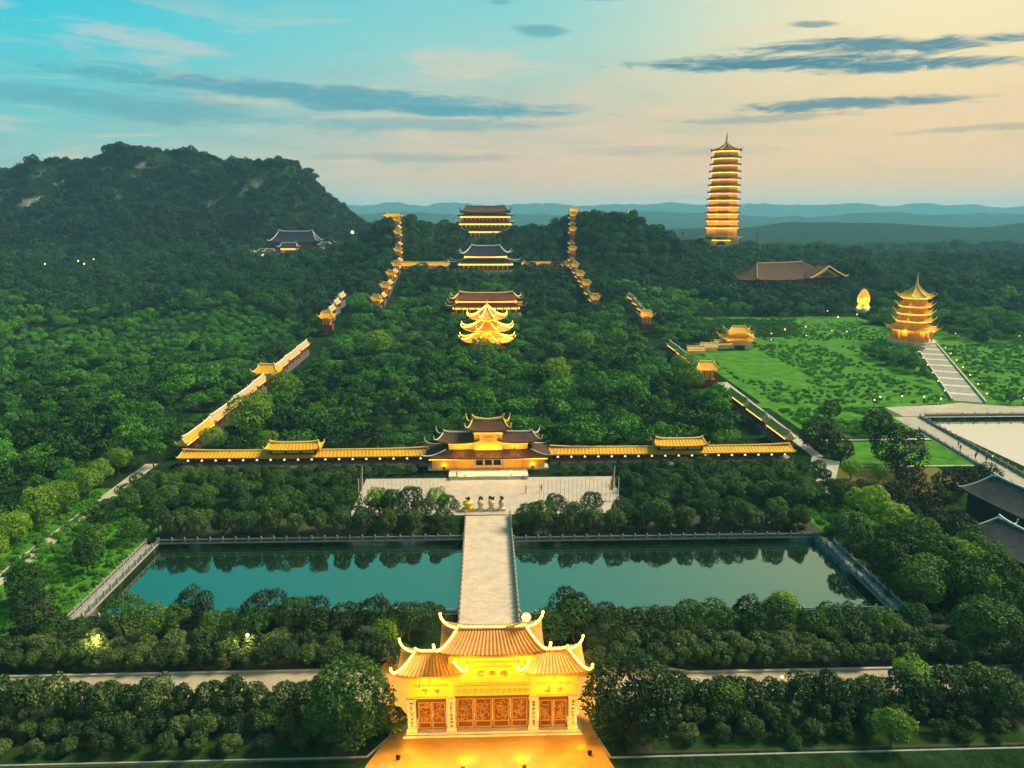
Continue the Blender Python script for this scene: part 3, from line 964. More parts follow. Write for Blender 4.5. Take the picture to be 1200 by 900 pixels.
def inner_gate():
    t = thing('inner_gate', 'three tiered yellow gatehouse with dark roofs at the head of the plaza', 'gatehouse', (AX, 183.6, 0))
    t.scale = (1, 1, 1.07)
    MB().box(-9.6, 9.6, -7.6, -1.4, 0, 0.55).box(-15.0, 15.0, -1.4, 8, 0, 0.5).build('podium', 'pale_stone', t)
    st = MB()
    for k in range(3): st.box(-8.4, 8.4, -7.6 - 0.34 * (3 - k), -7.6, 0.005, 0.19 * (k + 1) - 0.02)
    st.build('stair', 'grey_stone', t)
    for s in (-1, 1): MB().box(s * 9.0 - 0.35, s * 9.0 + 0.35, -8.8, -7.58, 0, 0.9).build('stair_wing', 'pale_stone', t)
    w = MB().box(-14.0, -3.6, -1.2, 7, 0.5, 3.2).box(3.6, 14.0, -1.2, 7, 0.5, 3.2).box(-3.6, 3.6, 0.4, 7, 0.5, 3.2)
    w.build('ground_storey_wall', 'gold_plaster', t)
    for x in (-8.6, 8.6): MB().box(x - 0.16, x + 0.16, -1.3, -1.202, 0.5, 3.15).build('pilaster', 'orange_tile', t)
    for k in range(3):
        x = -2.2 + 2.2 * k
        d = MB().box(x - 0.95, x + 0.95, 0.3, 0.398, 0.52, 3.0).build('door', 'dark_wood', t)
    columns(t, (-3.3, -1.1, 1.1, 3.3), -0.7, 0.5, 3.15, 0.24, 'white_paint')
    MB().box(-3.4, 3.4, -1.3, -1.05, 0.5, 1.15).build('parapet', 'yellow_plaster', t)
    skirt_roof(t, rect(15.6, 5.7, 0, 2.6), rect(10.6, 3.2, 0, 2.6), 3.3, 4.75, 'brown_tile', 'pale_ridge', 0.75, 0.55, 0.09, 0.17, 1.2)
    MB().box(-9.8, 9.8, -0.2, 5.4, 4.5, 6.5).build('second_storey_wall', 'yellow_plaster', t)
    for s in (-1, 1):
        hip_roof(t, 5.4, 3.8, 3.6, 6.6, 8.1, 'brown_tile', 'pale_ridge', 2.6, s * 7.6, 0.8, 1.4, 0.55, 0.09, 0.17, 1.1)
    cw = MB().box(-3.5, 3.5, -0.75, 5.6, 4.6, 9.0).build('tower_wall', 'yellow_plaster', t)
    MB().box(-2.5, 2.5, -0.85, -0.752, 6.2, 8.5).build('name_board', 'gold_plaster', cw)
    g = MB()
    g.tube([(1.05 * math.cos(q), -0.88, 7.35 + 0.62 * math.sin(q)) for q in np.linspace(0, 6.28, 18)], 0.09, 5)
    glyph(g, 0, 7.35, -0.852, 0.7, random.Random(3))
    g.build('emblem', 'carving_gold', cw)
    MB().box(-3.8, 3.8, -1.0, 5.9, 9.0, 9.25).build('eave_bracket', 'red_wood', t)
    hip_roof(t, 5.3, 4.0, 3.9, 9.35, 11.2, 'brown_tile', 'gold_ridge', 2.5, 0, 0.95, 1.4, 0.55, 0.09, 0.2, 1.25)
    tm = MB()
    for s in (-1, 1): tm.tube([(s * 1.2, 2.5, 11.35), (s * 2.4, 2.5, 11.5), (s * 3.4, 2.5, 11.8), (s * 4.1, 2.5, 12.5)], 0.34, 6, 0.2)
    tm.build('ridge_dragon', 'gold_ridge', t)
    for x in (-11, -5.6, 5.6, 11):
        yy = -6.9 if abs(x) < 9 else -1.35
        f = MB().box(x - 0.25, x + 0.25, yy - 0.2, yy + 0.2, 0.5, 0.9).build('flood_fitting', 'dark_metal', t)
        lamp(f, (x, yy - 0.3 if yy > -2 else yy + 0.5, 1.3), 520 if yy < -2 else 70, (1.0, 0.5, 0.05), 0.3)
    for x in (-6.8, 6.8, -1.6, 1.6):
        f = MB().box(x - 0.2, x + 0.2, -3.0, -2.6, 3.9, 4.2).build('flood_fitting', 'dark_metal', t)
        lamp(f, (x, -2.7, 4.9), 260, (1.0, 0.52, 0.05), 0.3)
    ring_strip(t, [(-14.6, -2.5), (14.6, -2.5), (14.6, -2.45), (-14.6, -2.45)], 2.95, 0.07)
    ring_strip(t, [(-9.8, -0.95), (-3.8, -0.95), (-3.8, -0.9), (-9.8, -0.9)], 6.3, 0.08)
    ring_strip(t, [(3.8, -0.95), (9.8, -0.95), (9.8, -0.9), (3.8, -0.9)], 6.3, 0.08)
    ring_strip(t, [(-3.4, -1.5), (3.4, -1.5), (3.4, -1.45), (-3.4, -1.45)], 8.85, 0.09)
    return t


inner_gate()


def front_gallery(s):
    sd = 'left' if s < 0 else 'right'
    x0, x1 = (-77.9, -15.6) if s < 0 else (15.0, 77.8)
    t = thing('front_gallery', f'long gallery with glazed gold roof running {sd} from the inner gate', 'gallery', ((x0 + x1) / 2, 188.5, 0), 0, 'gold roofed galleries beside the inner gate')
    L = (x1 - x0) / 2
    MB().box(-L, L, -2.9, 3.2, 0, 0.5).build('plinth', 'grey_stone', t)
    MB().box(-L, L, 1.4, 1.7, 0.5, 2.6).build('back_wall', 'red_brown_tile', t)
    n = 18
    columns(t, [-L + 0.4 + (2 * L - 0.8) * k / n for k in range(n + 1)], -1.6, 0.5, 2.5, 0.2, 'red_wood')
    hip_roof(t, L + 0.3, 2.4, L - 0.2, 2.6, 3.75, 'gold_tile', 'gold_ridge', -0.1, 0, 0.12, 1.25, 0.9, 0.10, 0.16, 0.4)
    lm = MB().lathe([(0.34, 0), (0.30, 0.08), (0.16, 0.32), (0.06, 0.42), (0.04, 0.6)], 8).mesh('lantern', M['bulb_soft'])
    for k in range(n):
        o = bpy.data.objects.new('lantern', lm)
        COL.objects.link(o); o.parent = t
        o.location = (-L + 0.4 + (2 * L - 0.8) * (k + 0.5) / n, -2.0, 1.75)
    # raised lantern pavilion over the side passage
    px = (-49.7 if s < 0 else 48.6) - (x0 + x1) / 2
    rp = MB().box(px - 5.8, px + 5.8, -1.5, 1.5, 3.0, 4.4).build('raised_wall', 'red_brown_tile', t)
    for k in range(3): MB().box(px - 5.2 + 3.7 * k, px - 2.2 + 3.7 * k, -1.58, -1.502, 3.45, 4.2).build('window', 'cream_plaster', rp)
    MB().box(px - 6.0, px + 6.0, -1.75, -1.55, 4.25, 4.42).build('raised_cornice', 'pale_ridge', t)
    hip_roof(t, 6.8, 2.5, 6.2, 4.5, 5.75, 'gold_tile', 'gold_ridge', 0.0, px, 0.4, 1.3, 0.9, 0.1, 0.2, 0.8)
    st = MB()
    for k in range(4): st.box(px - 4, px + 4, -2.9 - 0.4 * (4 - k), -2.88, 0.005, 0.12 * (k + 1) - 0.01)
    st.build('stair', 'pale_stone', t)
    return t


for s in (-1, 1): front_gallery(s)


# ------------------------------------------------------------------ galleries climbing the hill
def gallery_section(x, y0, y1, z, s, label, width=1.15, roof='tan_tile', z1=None, lit='strip_soft'):
    L = (y1 - y0) / 2
    t = thing('gallery_section', label, 'gallery', (x, (y0 + y1) / 2, z), R_(90), f'stepped gallery sections on the {"left" if s < 0 else "right"} of the temple axis')
    MB().box(-L, L, -width * 0.8, width * 0.8, -3.0, 0.4).build('plinth', 'dark_stone', t)
    MB().box(-L, L, -0.12, 0.12, 0.4, 3.0).build('wall', 'red_brown_tile', t)
    n = max(2, int(2 * L / 5))
    for yy in (-width * 0.62, width * 0.62):
        columns(t, [-L + 0.3 + (2 * L - 0.6) * k / n for k in range(n + 1)], yy, 0.4, 2.9, 0.18)
    ro = hip_roof(t, L + 0.4, width, L + 0.1, 3.0, 4.7, roof, 'pale_ridge', 0, 0, 0.25, 1.25, 0.9, 0.09, 0.2, 0.7)
    for yy in (-width - 0.02, width + 0.02):
        MB().tube([(-L + 0.3, yy, 2.86), (L - 0.3, yy, 2.86)], 0.13, 5).build('light_strip', lit, t)
    return t


def gable_pavilion(x, y, z, s, label, a=4.4, b=4.0):
    t = thing('gallery_pavilion', label, 'pavilion', (x, y, z), 0, 'pavilions along the stepped galleries')
    MB().box(-a * 0.8, a * 0.8, -b * 0.8, b * 0.8, -3, 0.5).build('plinth', 'red_wood', t)
    MB().box(-a * 0.55, a * 0.55, -b * 0.55, b * 0.55, 0.5, 4.3).build('wall', 'gold_plaster', t)
    for yy in (-b * 0.7, b * 0.7): columns(t, (-a * 0.7, -a * 0.25, a * 0.25, a * 0.7), yy, 0.5, 4.2, 0.2)
    hip_roof(t, a, b, a * 0.6, 4.3, 6.9, 'gold_tile', 'gold_ridge', 0, 0, 0.8, 1.4, 0.9, 0.09, 0.24, 1.2)
    ring_strip(t, rect(a * 0.75, b * 0.75), 4.0, 0.08)
    return t


ordn = ['first', 'second', 'third', 'fourth', 'fifth', 'sixth', 'seventh', 'eighth', 'ninth', 'tenth', 'eleventh', 'twelfth', 'thirteenth', 'fourteenth', 'fifteenth', 'sixteenth']
for s in (-1, 1):
    sd = 'left' if s < 0 else 'right'
    # low run from the front gallery
    runs = [(193.5, 214), (215, 236), (237, 258), (259, 272)] if s < 0 else [(193.5, 208), (212, 226), (229, 246)]
    runs += [(283, 304), (305, 326), (327, 345)] if s < 0 else [(286, 302), (303, 320), (321, 338)]
    runs += [(396, 410), (411, 424), (425, 440)]
    for k, (a, b) in enumerate(runs):
        x = s * (79.5 + 2.5 * (a - 190) / 160) if a < 380 else s * 81.5
        z = hz(x, (a + b) / 2) + (0.9 + 0.009 * (a - 190) if a < 380 else 5.2 + 0.4 * k)
        gallery_section(x, a, b, z, s, f'lit gallery section, {ordn[k]} along the {sd} woods edge from the front', roof='tan_tile' if s < 0 and k else 'gold_tile')
    gable_pavilion(s * 80.6, 277.5, 2.0, s, f'small lit pavilion breaking the low gallery on the {sd} edge')
    gable_pavilion(s * 81.5, 391, hz(s * 81.5, 391) + 5.2, s, f'lit pavilion at the foot of the hill run of the {sd} gallery', 3.6, 3.4)
    # steep run up the hill
    ys = np.linspace(440, 652, 14)
    for k in range(13):
        a, b = ys[k] + 0.1, ys[k + 1] - 0.1
        ym = (a + b) / 2
        x = s * np.interp(ym, [440, 470, 560, 600, 660], [63, 61.5, 62, 66, 73]) + AX
        z = max(hz(x, ym), float(np.interp(ym, [440, 560, 650], [5, 20.5, 48]))) + 2.2
        gallery_section(x, a, b, z, s, f'short stepped gallery section, {ordn[k]} up the {sd} hillside stair', 1.7, 'gold_tile', lit='strip_gold')
        if k % 2 == 0:
            gable_pavilion(x, a - 0.5, z + 0.9, s, f'small lit roof pavilion, {ordn[k // 2]} up the {sd} hillside stair', 2.7, 1.7)


# ------------------------------------------------------------------ temples on the axis and beyond
def temple(name, label, cat, loc, tiers, rz=0.0, podium=None, group=None, strip='strip_gold', sr=0.25):
    """tiers: dicts with wall half sizes a, b, z0, z1, roof eave sizes ea, eb, ze, zt, ridge r (None: skirt up to next wall)"""
    t = thing(name, label, cat, loc, rz, group)
    if podium: MB().box(-podium[0], podium[0], -podium[1], podium[1], -6, podium[2]).build('podium', 'pale_stone', t)
    for i, q in enumerate(tiers):
        w = MB().box(-q['a'], q['a'], -q['b'], q['b'], q['z0'], q['z1'] + 0.4).build('wall', q.get('wall', 'gold_plaster'), t)
        n = q.get('n', 8)
        if n:
            for k in range(n - 1):
                xx = -q['a'] + 2 * q['a'] * (k + 0.5) / (n - 1)
                hw = q['a'] / (n - 1) * 0.62
                MB().box(xx - hw, xx + hw, -q['b'] - 0.12, -q['b'] - 0.003, q['z0'] + 0.12 * (q['z1'] - q['z0']), q['z0'] + 0.72 * (q['z1'] - q['z0'])).build('door' if i == 0 else 'window', q.get('win', 'carved_wood'), w)
            columns(t, [-q['a'] - 0.5 + (2 * q['a'] + 1.0) * k / (n - 1) for k in range(n)], -q['b'] - 1.3, q['z0'], q['z1'], 0.35, q.get('col', 'red_wood'))
        if q.get('r') is None:
            nx = tiers[i + 1]
            skirt_roof(t, rect(q['ea'], q['eb']), rect(nx['a'], nx['b']), q['ze'], q['zt'], q['tile'], q['trim'], q.get('lift', 1.2), 1.1, 0.14, q.get('tr', 0.35), q.get('horn', 2.0))
        else:
            hip_roof(t, q['ea'], q['eb'], q['r'], q['ze'], q['zt'], q['tile'], q['trim'], 0, 0, q.get('lift', 1.5), 1.45, 1.1, 0.14, q.get('tr', 0.4), q.get('horn', 2.4), ridge_rise=1.0, th=0.5)
        if q.get('lit', True):
            o = (q['ea'] * 0.35 + q['a'] * 0.65, q['eb'] * 0.35 + q['b'] * 0.65)
            ring_strip(t, rect(*o), q['ze'] - 0.9, sr, strip)
    return t


def bell_tower():
    t = thing('bell_tower', 'golden octagonal bell tower with three lit upturned roofs among the trees', 'bell tower', (AX + 0.3, 352, 0.5))
    MB().prism(ngon(8, 8.5), -2, 1.2).build('podium', 'pale_stone', t)
    zs = [(1.2, 4.6, 7.2, 12.8, 7.0), (6.6, 10.2, 6.0, 11.8, 12.6), (12.2, 15.6, 4.4, 8.8, 17.6)]
    lv = [(6.9, 1.2, 5.2, 12.6, 5.2, 8.0), (5.6, 7.4, 10.4, 11.6, 10.4, 13.6), (3.9, 13.0, 15.4, 8.6, 15.4, 21.0)]
    for i, (r, z0, z1, er, ze, zt) in enumerate(lv):
        w = MB().prism(ngon(8, r), z0, z1 + 0.6).build('wall', 'gold_plaster', t)
        for k, p in enumerate(ngon(8, r + 0.7)):
            pass
        colm = MB().lathe([(0.25, z0), (0.25, z1)], 6).mesh('column', M['red_wood'])
        for p in ngon(8, r + 0.9):
            o = bpy.data.objects.new('column', colm)
            COL.objects.link(o); o.parent = t
            o.location = (p[0], p[1], 0)
        top = ngon(8, lv[i + 1][0]) if i < 2 else ngon(8, 0.35)
        skirt_roof(t, ngon(8, er), top, ze, zt, 'orange_tile', 'gold_ridge', 1.0, 0.9, 0.12, 0.26, 1.5, led=0.16, name='roof', nt=7, power=1.5)
        ring_strip(t, ngon(8, r + 2.0), ze - 0.5, 0.13)
    for dx, dy in ((-12, -14), (12, -14), (0, -18)):
        f = MB().tube([(dx, dy, -2), (dx, dy, 8.0)], 0.12, 6).box(dx - 0.4, dx + 0.4, dy - 0.3, dy + 0.3, 8.0, 8.5).build('flood_fitting', 'dark_metal', t)
        lamp(f, (dx, dy + 0.8, 8.9), 9000, (1.0, 0.48, 0.06), 0.4, 95, (dx * 0.2, 0, 11))
    MB().lathe([(0.5, 20.8), (0.7, 21.3), (0.35, 21.8), (0.55, 22.3), (0.2, 23.0), (0.04, 23.8)], 10).build('finial', 'gold_ridge', t)
    return t


bell_tower()
z = hz(0, 432) + 0.5
temple('wide_temple', 'long red walled temple with brown roof just behind the octagonal bell tower', 'temple', (AX, 434, z), [
    dict(a=17, b=6, z0=1.0, z1=6.0, ea=21, eb=9.5, ze=6.2, zt=8.4, tile='red_brown_tile', trim='gold_ridge', lift=1.0, tr=0.3, n=10),
    dict(a=15.5, b=4.5, z0=8.0, z1=9.6, ea=19.5, eb=7.5, ze=9.8, zt=13.2, r=15.4, tile='red_brown_tile', trim='gold_ridge', lift=1.2, tr=0.45, horn=1.8, n=0)], podium=(20, 10, 1.0))
z = hz(0, 562)
temple('blue_roof_temple', 'temple with big dark blue roof and glowing gold front on the hillside axis', 'temple', (AX, 564, z + 1.5), [
    dict(a=16, b=9, z0=1.0, z1=7.0, ea=25, eb=14, ze=6.6, zt=10.2, tile='blue_tile', trim='pale_ridge', lift=1.6, tr=0.35, n=10, wall='yellow_plaster'),
    dict(a=13.6, b=7, z0=9.6, z1=11.6, ea=17.5, eb=11, ze=11.8, zt=18.4, r=10.5, tile='blue_tile', trim='pale_ridge', lift=2.0, tr=0.5, horn=2.6, n=0, wall='yellow_plaster')], podium=(22, 14, 1.0), sr=0.35)
for s in (-1, 1):
    t = thing('hillside_gallery', f'yellow lit gallery wall joining the blue roofed temple to the {"left" if s < 0 else "right"} stair', 'gallery', (AX + s * 44, 562, hz(44, 562)), 0, 'gallery walls beside the blue roofed temple')
    MB().box(-17.5, 17.5, -2.4, 2.4, -3, 0.8).build('plinth', 'pale_stone', t)
    MB().box(-17.5, 17.5, -0.2, 1.8, 0.8, 4.0).build('wall', 'yellow_plaster', t)
    columns(t, [-17 + 34 * k / 9 for k in range(10)], -1.8, 0.8, 4.0, 0.25)
    hip_roof(t, 18, 3.2, 17.4, 4.0, 6.0, 'gold_tile', 'gold_ridge', 0, 0, 0.3, 1.3, 1.0, 0.1, 0.25, 0.8)
    MB().tube([(-17, -2.2, 3.7), (17, -2.2, 3.7)], 0.16, 5).build('light_strip', 'strip_gold', t)
z = hz(0, 700)
temple('summit_temple', 'three roofed golden temple crowning the hilltop at the end of the axis', 'temple', (AX, 704, z), [
    dict(a=13, b=10, z0=0.0, z1=6.5, ea=16, eb=14, ze=6.4, zt=9.0, tile='red_brown_tile', trim='gold_ridge', lift=1.0, n=8),
    dict(a=21, b=12, z0=8.4, z1=13.4, ea=25.5, eb=16.5, ze=13.2, zt=15.6, tile='red_brown_tile', trim='gold_ridge', lift=1.4, n=12),
    dict(a=20, b=10, z0=14.6, z1=19.6, ea=24.5, eb=14.5, ze=19.4, zt=21.6, tile='red_brown_tile', trim='gold_ridge', lift=1.4, n=12),
    dict(a=18, b=8, z0=20.6, z1=22.4, ea=22, eb=12, ze=22.6, zt=27.6, r=17.5, tile='brown_tile', trim='dark_wood', lift=1.8, n=0, lit=False)], podium=(26, 16, 0.0), sr=0.4)


def great_tower():
    t = thing('great_pagoda_tower', 'tall slim many storeyed pagoda tower glowing gold above the wooded ridge', 'pagoda', (219.5, 722, hz(219.5, 722) + 2), R_(-17))
    z = 8.5
    w = 15.0
    MB().prism(ngon(8, 17.5), -8, 3.0).build('podium', 'pale_stone', t)
    b = MB()
    for s in (-1, 1): b.box(s * 11 - 5, s * 11 + 5, -14.0, 14.0, 3.0, 8.5)
    b.box(-6, 6, -12.5, 14, 3.0, 8.5)
    base = b.build('base_wall', 'gold_plaster', t)
    MB().tube([(4.6 * math.cos(q), -12.6, 3.0 + 4.4 * math.sin(q)) for q in np.linspace(0, math.pi, 12)], 0.4, 6).build('arch', 'cream_plaster', base)
    MB().poly([(4.2 * math.cos(q), -12.52, 3.0 + 4.0 * math.sin(q)) for q in np.linspace(0, math.pi, 14)]).build('doorway', 'dark_wood', base)
    skirt_roof(t, ngon(8, 19.0), ngon(8, 15.2), 8.5, 10.4, 'red_brown_tile', 'gold_ridge', 1.0, 1.3, 0.15, 0.35, 1.4, th=0.7)
    ring_strip(t, ngon(8, 16.6), 7.6, 0.4, 'strip_gold')
    z = 10.2
    n = 12
    for k in range(n):
        h = 10.2 if k == 0 else 6.15
        r = 15.0 - 0.30 * k
        nr = r - 0.30
        wall = MB().prism(ngon(8, r - 0.4), z, z + h).build('storey_wall', 'gold_plaster', t)
        for q in (-1, 0, 1):
            a = -math.pi / 2 + q * math.pi / 4
            d = (r - 0.4) * math.cos(math.pi / 8) + 0.05
            for off in (-2.6, 0, 2.6):
                o = MB().box(off - 0.85, off + 0.85, -0.08, 0.08, 0.18 * h, 0.62 * h).build('window', 'orange_tile', wall)
                o.location = (d * math.cos(a), d * math.sin(a), z); o.rotation_euler = (0, 0, a + math.pi / 2)
        zt = z + h
        if k < n - 1:
            skirt_roof(t, ngon(8, r + 2.3), ngon(8, nr - 0.4), zt - 0.9, zt + 0.6, 'red_brown_tile', 'red_brown_tile', 0.55, 1.3, 0.12, 0.3, 0.8, th=0.8, nt=3)
        else:
            skirt_roof(t, ngon(8, r + 2.6), ngon(8, 0.7), zt - 0.6, zt + 6.0, 'red_brown_tile', 'gold_ridge', 0.9, 1.3, 0.12, 0.35, 1.2, th=0.8, name='roof', nt=6, power=1.7)
        ring_strip(t, ngon(8, r + 0.5), zt - 1.75, 0.45, 'strip_gold')
        z = zt
    for dx in (-34, 30):  # floodlights on poles, added to brighten the tower walls
        f = MB().tube([(dx, -38, -12), (dx, -38, 14)], 0.25, 6).box(dx - 0.8, dx + 0.8, -38.6, -37.4, 14, 15).build('flood_fitting', 'dark_metal', t)
        lamp(f, (dx, -37, 15.8), 70000, (1.0, 0.46, 0.05), 0.8, 90, (dx * 0.1, 0, 52))
    MB().lathe([(1.3, z + 5.6), (1.6, z + 7), (0.8, z + 7.8), (1.2, z + 9), (0.7, z + 9.8), (0.95, z + 11), (0.5, z + 12), (0.6, z + 13), (0.25, z + 14), (0.05, z + 17)], 10).build('spire', 'gold_ridge', t)
    return t


great_tower()


def lake_pagoda():
    t = thing('lake_pagoda', 'bright golden five roofed pagoda above the broad stair on the right', 'pagoda', (210.5, 371, 0.2), R_(-20))
    t.scale = (0.82, 0.82, 1)
    MB().prism(ngon(8, 14.5), -1, 1.2).build('podium', 'pale_stone', t)
    lv = [(9.6, 1.2, 7.0, 15.0, 7.0, 9.4), (8.6, 9.2, 11.4, 11.6, 11.4, 12.8), (8.0, 12.6, 15.0, 11.0, 15.0, 16.4), (7.4, 16.2, 18.6, 10.4, 18.6, 20.0), (6.8, 19.8, 22.6, 10.2, 22.8, 28.4)]
    for i, (r, z0, z1, er, ze, zt) in enumerate(lv):
        w = MB().prism(ngon(8, r), z0, z1 + 0.5).build('storey_wall', 'gold_plaster', t)
        for q in (-1, 0, 1):
            a = -math.pi / 2 + q * math.pi / 4
            d = r * math.cos(math.pi / 8) + 0.06
            hw = 0.75 if i else 1.2
            for off in ((-1.7, 1.7) if i else (-2.0, 2.0)):
                o = MB().box(off - hw, off + hw, -0.08, 0.08, 0.1 * (z1 - z0), 0.62 * (z1 - z0)).build('window' if i else 'door', 'orange_tile', w)
                o.location = (d * math.cos(a), d * math.sin(a), z0); o.rotation_euler = (0, 0, a + math.pi / 2)
        if i == 0:
            cm = MB().lathe([(0.4, z0), (0.4, z1)], 8).mesh('column', M['orange_tile'])
            for p in ngon(8, 11.4) + ngon(8, 11.0, -math.pi / 2):
                o = bpy.data.objects.new('column', cm); COL.objects.link(o); o.parent = t
                o.location = (p[0], p[1], 0)
        top = ngon(8, lv[i + 1][0]) if i < 4 else ngon(8, 0.5)
        skirt_roof(t, ngon(8, er), top, ze, zt, 'gold_tile', 'gold_ridge', 0.9, 0.9, 0.1, 0.24, 1.2, name='roof', nt=6, power=1.5)
        ring_strip(t, ngon(8, r + 1.5), ze - 0.55, 0.17, 'strip_gold')
    MB().lathe([(0.7, 28.2), (0.9, 29), (0.5, 29.6), (0.7, 30.3), (0.4, 31), (0.45, 31.8), (0.1, 33.2), (0.03, 34)], 10).build('spire', 'gold_ridge', t)
    for k, (dx, dy) in enumerate(((-13, -17), (13, -17))):
        f = MB().box(dx - 0.4, dx + 0.4, dy - 0.3, dy + 0.3, -0.2, 0.6).build('flood_fitting', 'dark_metal', t)
        lamp(f, (dx, dy, 1.2), 14000, (1.0, 0.5, 0.08), 0.4, 75, (dx * 0.3, -5, 17))
    return t


lake_pagoda()


def golden_statue():
    t = thing('golden_statue', 'floodlit golden seated statue with flame shaped halo in the dark woods', 'statue', (240.2, 482, hz(240.2, 482)), R_(-25))
    MB().lathe([(5.2, -1), (5.2, 0.8), (4.2, 1.2), (3.6, 2.0), (4.4, 2.8), (3.8, 3.2)], 16).build('lotus_base', 'cream_plaster', t)
    v = [(0, 0, 4.2), (0, 0, 5.8), (0, 0, 7.6), (0, 0, 8.8), (0, -0.1, 9.9), (0, -0.1, 10.8), (1.9, 0, 7.9), (2.3, -0.8, 6.2), (0.9, -2.1, 5.3), (-1.9, 0, 7.9), (-2.3, -0.8, 6.2), (-0.9, -2.1, 5.3),
         (1.6, -0.5, 4.0), (3.2, -1.6, 3.8), (0.6, -2.6, 3.7), (-1.6, -0.5, 4.0), (-3.2, -1.6, 3.8), (-0.6, -2.6, 3.7)]
    e = [(0, 1), (1, 2), (2, 3), (3, 4), (4, 5), (2, 6), (6, 7), (7, 8), (2, 9), (9, 10), (10, 11), (0, 12), (12, 13), (13, 14), (0, 15), (15, 16), (16, 17)]
    rad = [1.8, 1.6, 1.5, 0.6, 1.0, 0.65, 0.75, 0.6, 0.4, 0.75, 0.6, 0.4, 1.1, 0.85, 0.5, 1.1, 0.85, 0.5]
    skin_body(t, 'body', v, e, rad, 'statue_gold')
    hl = MB()
    out = [(3.9 * math.sin(q) * (1 - 0.25 * max(0, -math.cos(q))), 7.8 - 5.2 * math.cos(q) * (1.22 if math.cos(q) < 0 else 0.9)) for q in np.linspace(0, 2 * math.pi, 28)[:-1]]
    n0 = len(hl.v)
    hl.v += [(x, 1.8, zz) for x, zz in out] + [(x, 2.3, zz) for x, zz in out]
    k = len(out)
    hl.f += [tuple(range(n0, n0 + k)), tuple(range(n0 + 2 * k - 1, n0 + k - 1, -1))] + [(n0 + i, n0 + k + i, n0 + k + (i + 1) % k, n0 + (i + 1) % k) for i in range(k)]
    hl.build('halo', 'statue_gold', t)
    for dx in (-4.6, 4.6):
        f = MB().box(dx - 0.4, dx + 0.4, -7.3, -6.7, -1.0, 1.4).build('flood_fitting', 'dark_metal', t)
        lamp(f, (dx, -6.6, 1.8), 9000, (1.0, 0.6, 0.08), 0.4, 80, (0, 0, 8))


def skin_body(parent, name, v, e, rad, mat, sub=1):
    """one continuous surface grown round a skeleton"""
    me = bpy.data.meshes.new(name)
    me.from_pydata(v, e, [])
    o = bpy.data.objects.new(name, me)
    COL.objects.link(o)
    md = o.modifiers.new('skin', 'SKIN')
    for i, r in enumerate(rad):
        sv = me.skin_vertices[0].data[i] if me.skin_vertices else None
        if sv: sv.radius = (r, r)
    sb = o.modifiers.new('smooth', 'SUBSURF')
    sb.levels = sb.render_levels = sub
    dg = bpy.context.evaluated_depsgraph_get()
    m2 = bpy.data.meshes.new_from_object(o.evaluated_get(dg))
    bpy.data.objects.remove(o)
    m2.name = name
    m2.materials.clear(); m2.materials.append(M[mat])
    m2.polygons.foreach_set('use_smooth', [True] * len(m2.polygons))
    o = bpy.data.objects.new(name, m2)
    COL.objects.link(o)
    if parent: o.parent = parent
    return o


# bpy adds the skin layer with the modifier; make sure it exists
def _skin_layer_probe():
    me = bpy.data.meshes.new('probe'); me.from_pydata([(0, 0, 0), (0, 0, 1)], [(0, 1)], [])
    o = bpy.data.objects.new('probe', me); COL.objects.link(o); o.modifiers.new('s', 'SKIN')
    ok = bool(me.skin_vertices)
    bpy.data.objects.remove(o); bpy.data.meshes.remove(me)
    return ok


golden_statue()


def great_hall():
    t = thing('great_hall', 'huge low hall with dark brown tiled roof and golden gable among the woods', 'hall', (213, 556, hz(213, 556) - 1), R_(24))
    a, b = 40, 20
    MB().box(-a + 4, a - 4, -b + 4, b - 4, -4, 6.0).build('wall', 'red_wood', t)
    columns(t, [-34 + 68 * k / 14 for k in range(15)], -b + 2.5, -3, 6.2, 0.5, 'dark_wood')
    hip_roof(t, a, b, 22, 6.4, 17.0, 'brown_tile', 'tan_tile', 0, 0, 1.6, 1.25, 1.1, 0.16, 0.26, 2.0)
    # gabled porch roof facing the camera
    g = MB()
    for s in (-1, 1):
        g.quad((22, -14, 15.2), (22, -24, 15.0), (22 + s * 17, -25, 7.2), (22 + s * 17, -12, 7.2))
    pr = g.build('porch_roof', 'brown_tile', t)
    MB().poly([(9, -23.2, 7.6), (35, -23.2, 7.6), (22, -23.2, 13.8)]).build('gable', 'gold_tile', pr)
    MB().poly([(14, -23.4, 8.0), (30, -23.4, 8.0), (22, -23.4, 12.0)]).build('gable_panel', 'dark_wood', pr)
    tm = MB()
    for s in (-1, 1): tm.tube([(22, -24.8, 15.3), (22 + s * 8, -25.0, 11.2), (22 + s * 17, -25.3, 7.6), (22 + s * 19, -25.6, 8.6)], 0.45, 6)
    tm.build('bargeboard', 'gold_ridge', pr)


great_hall()


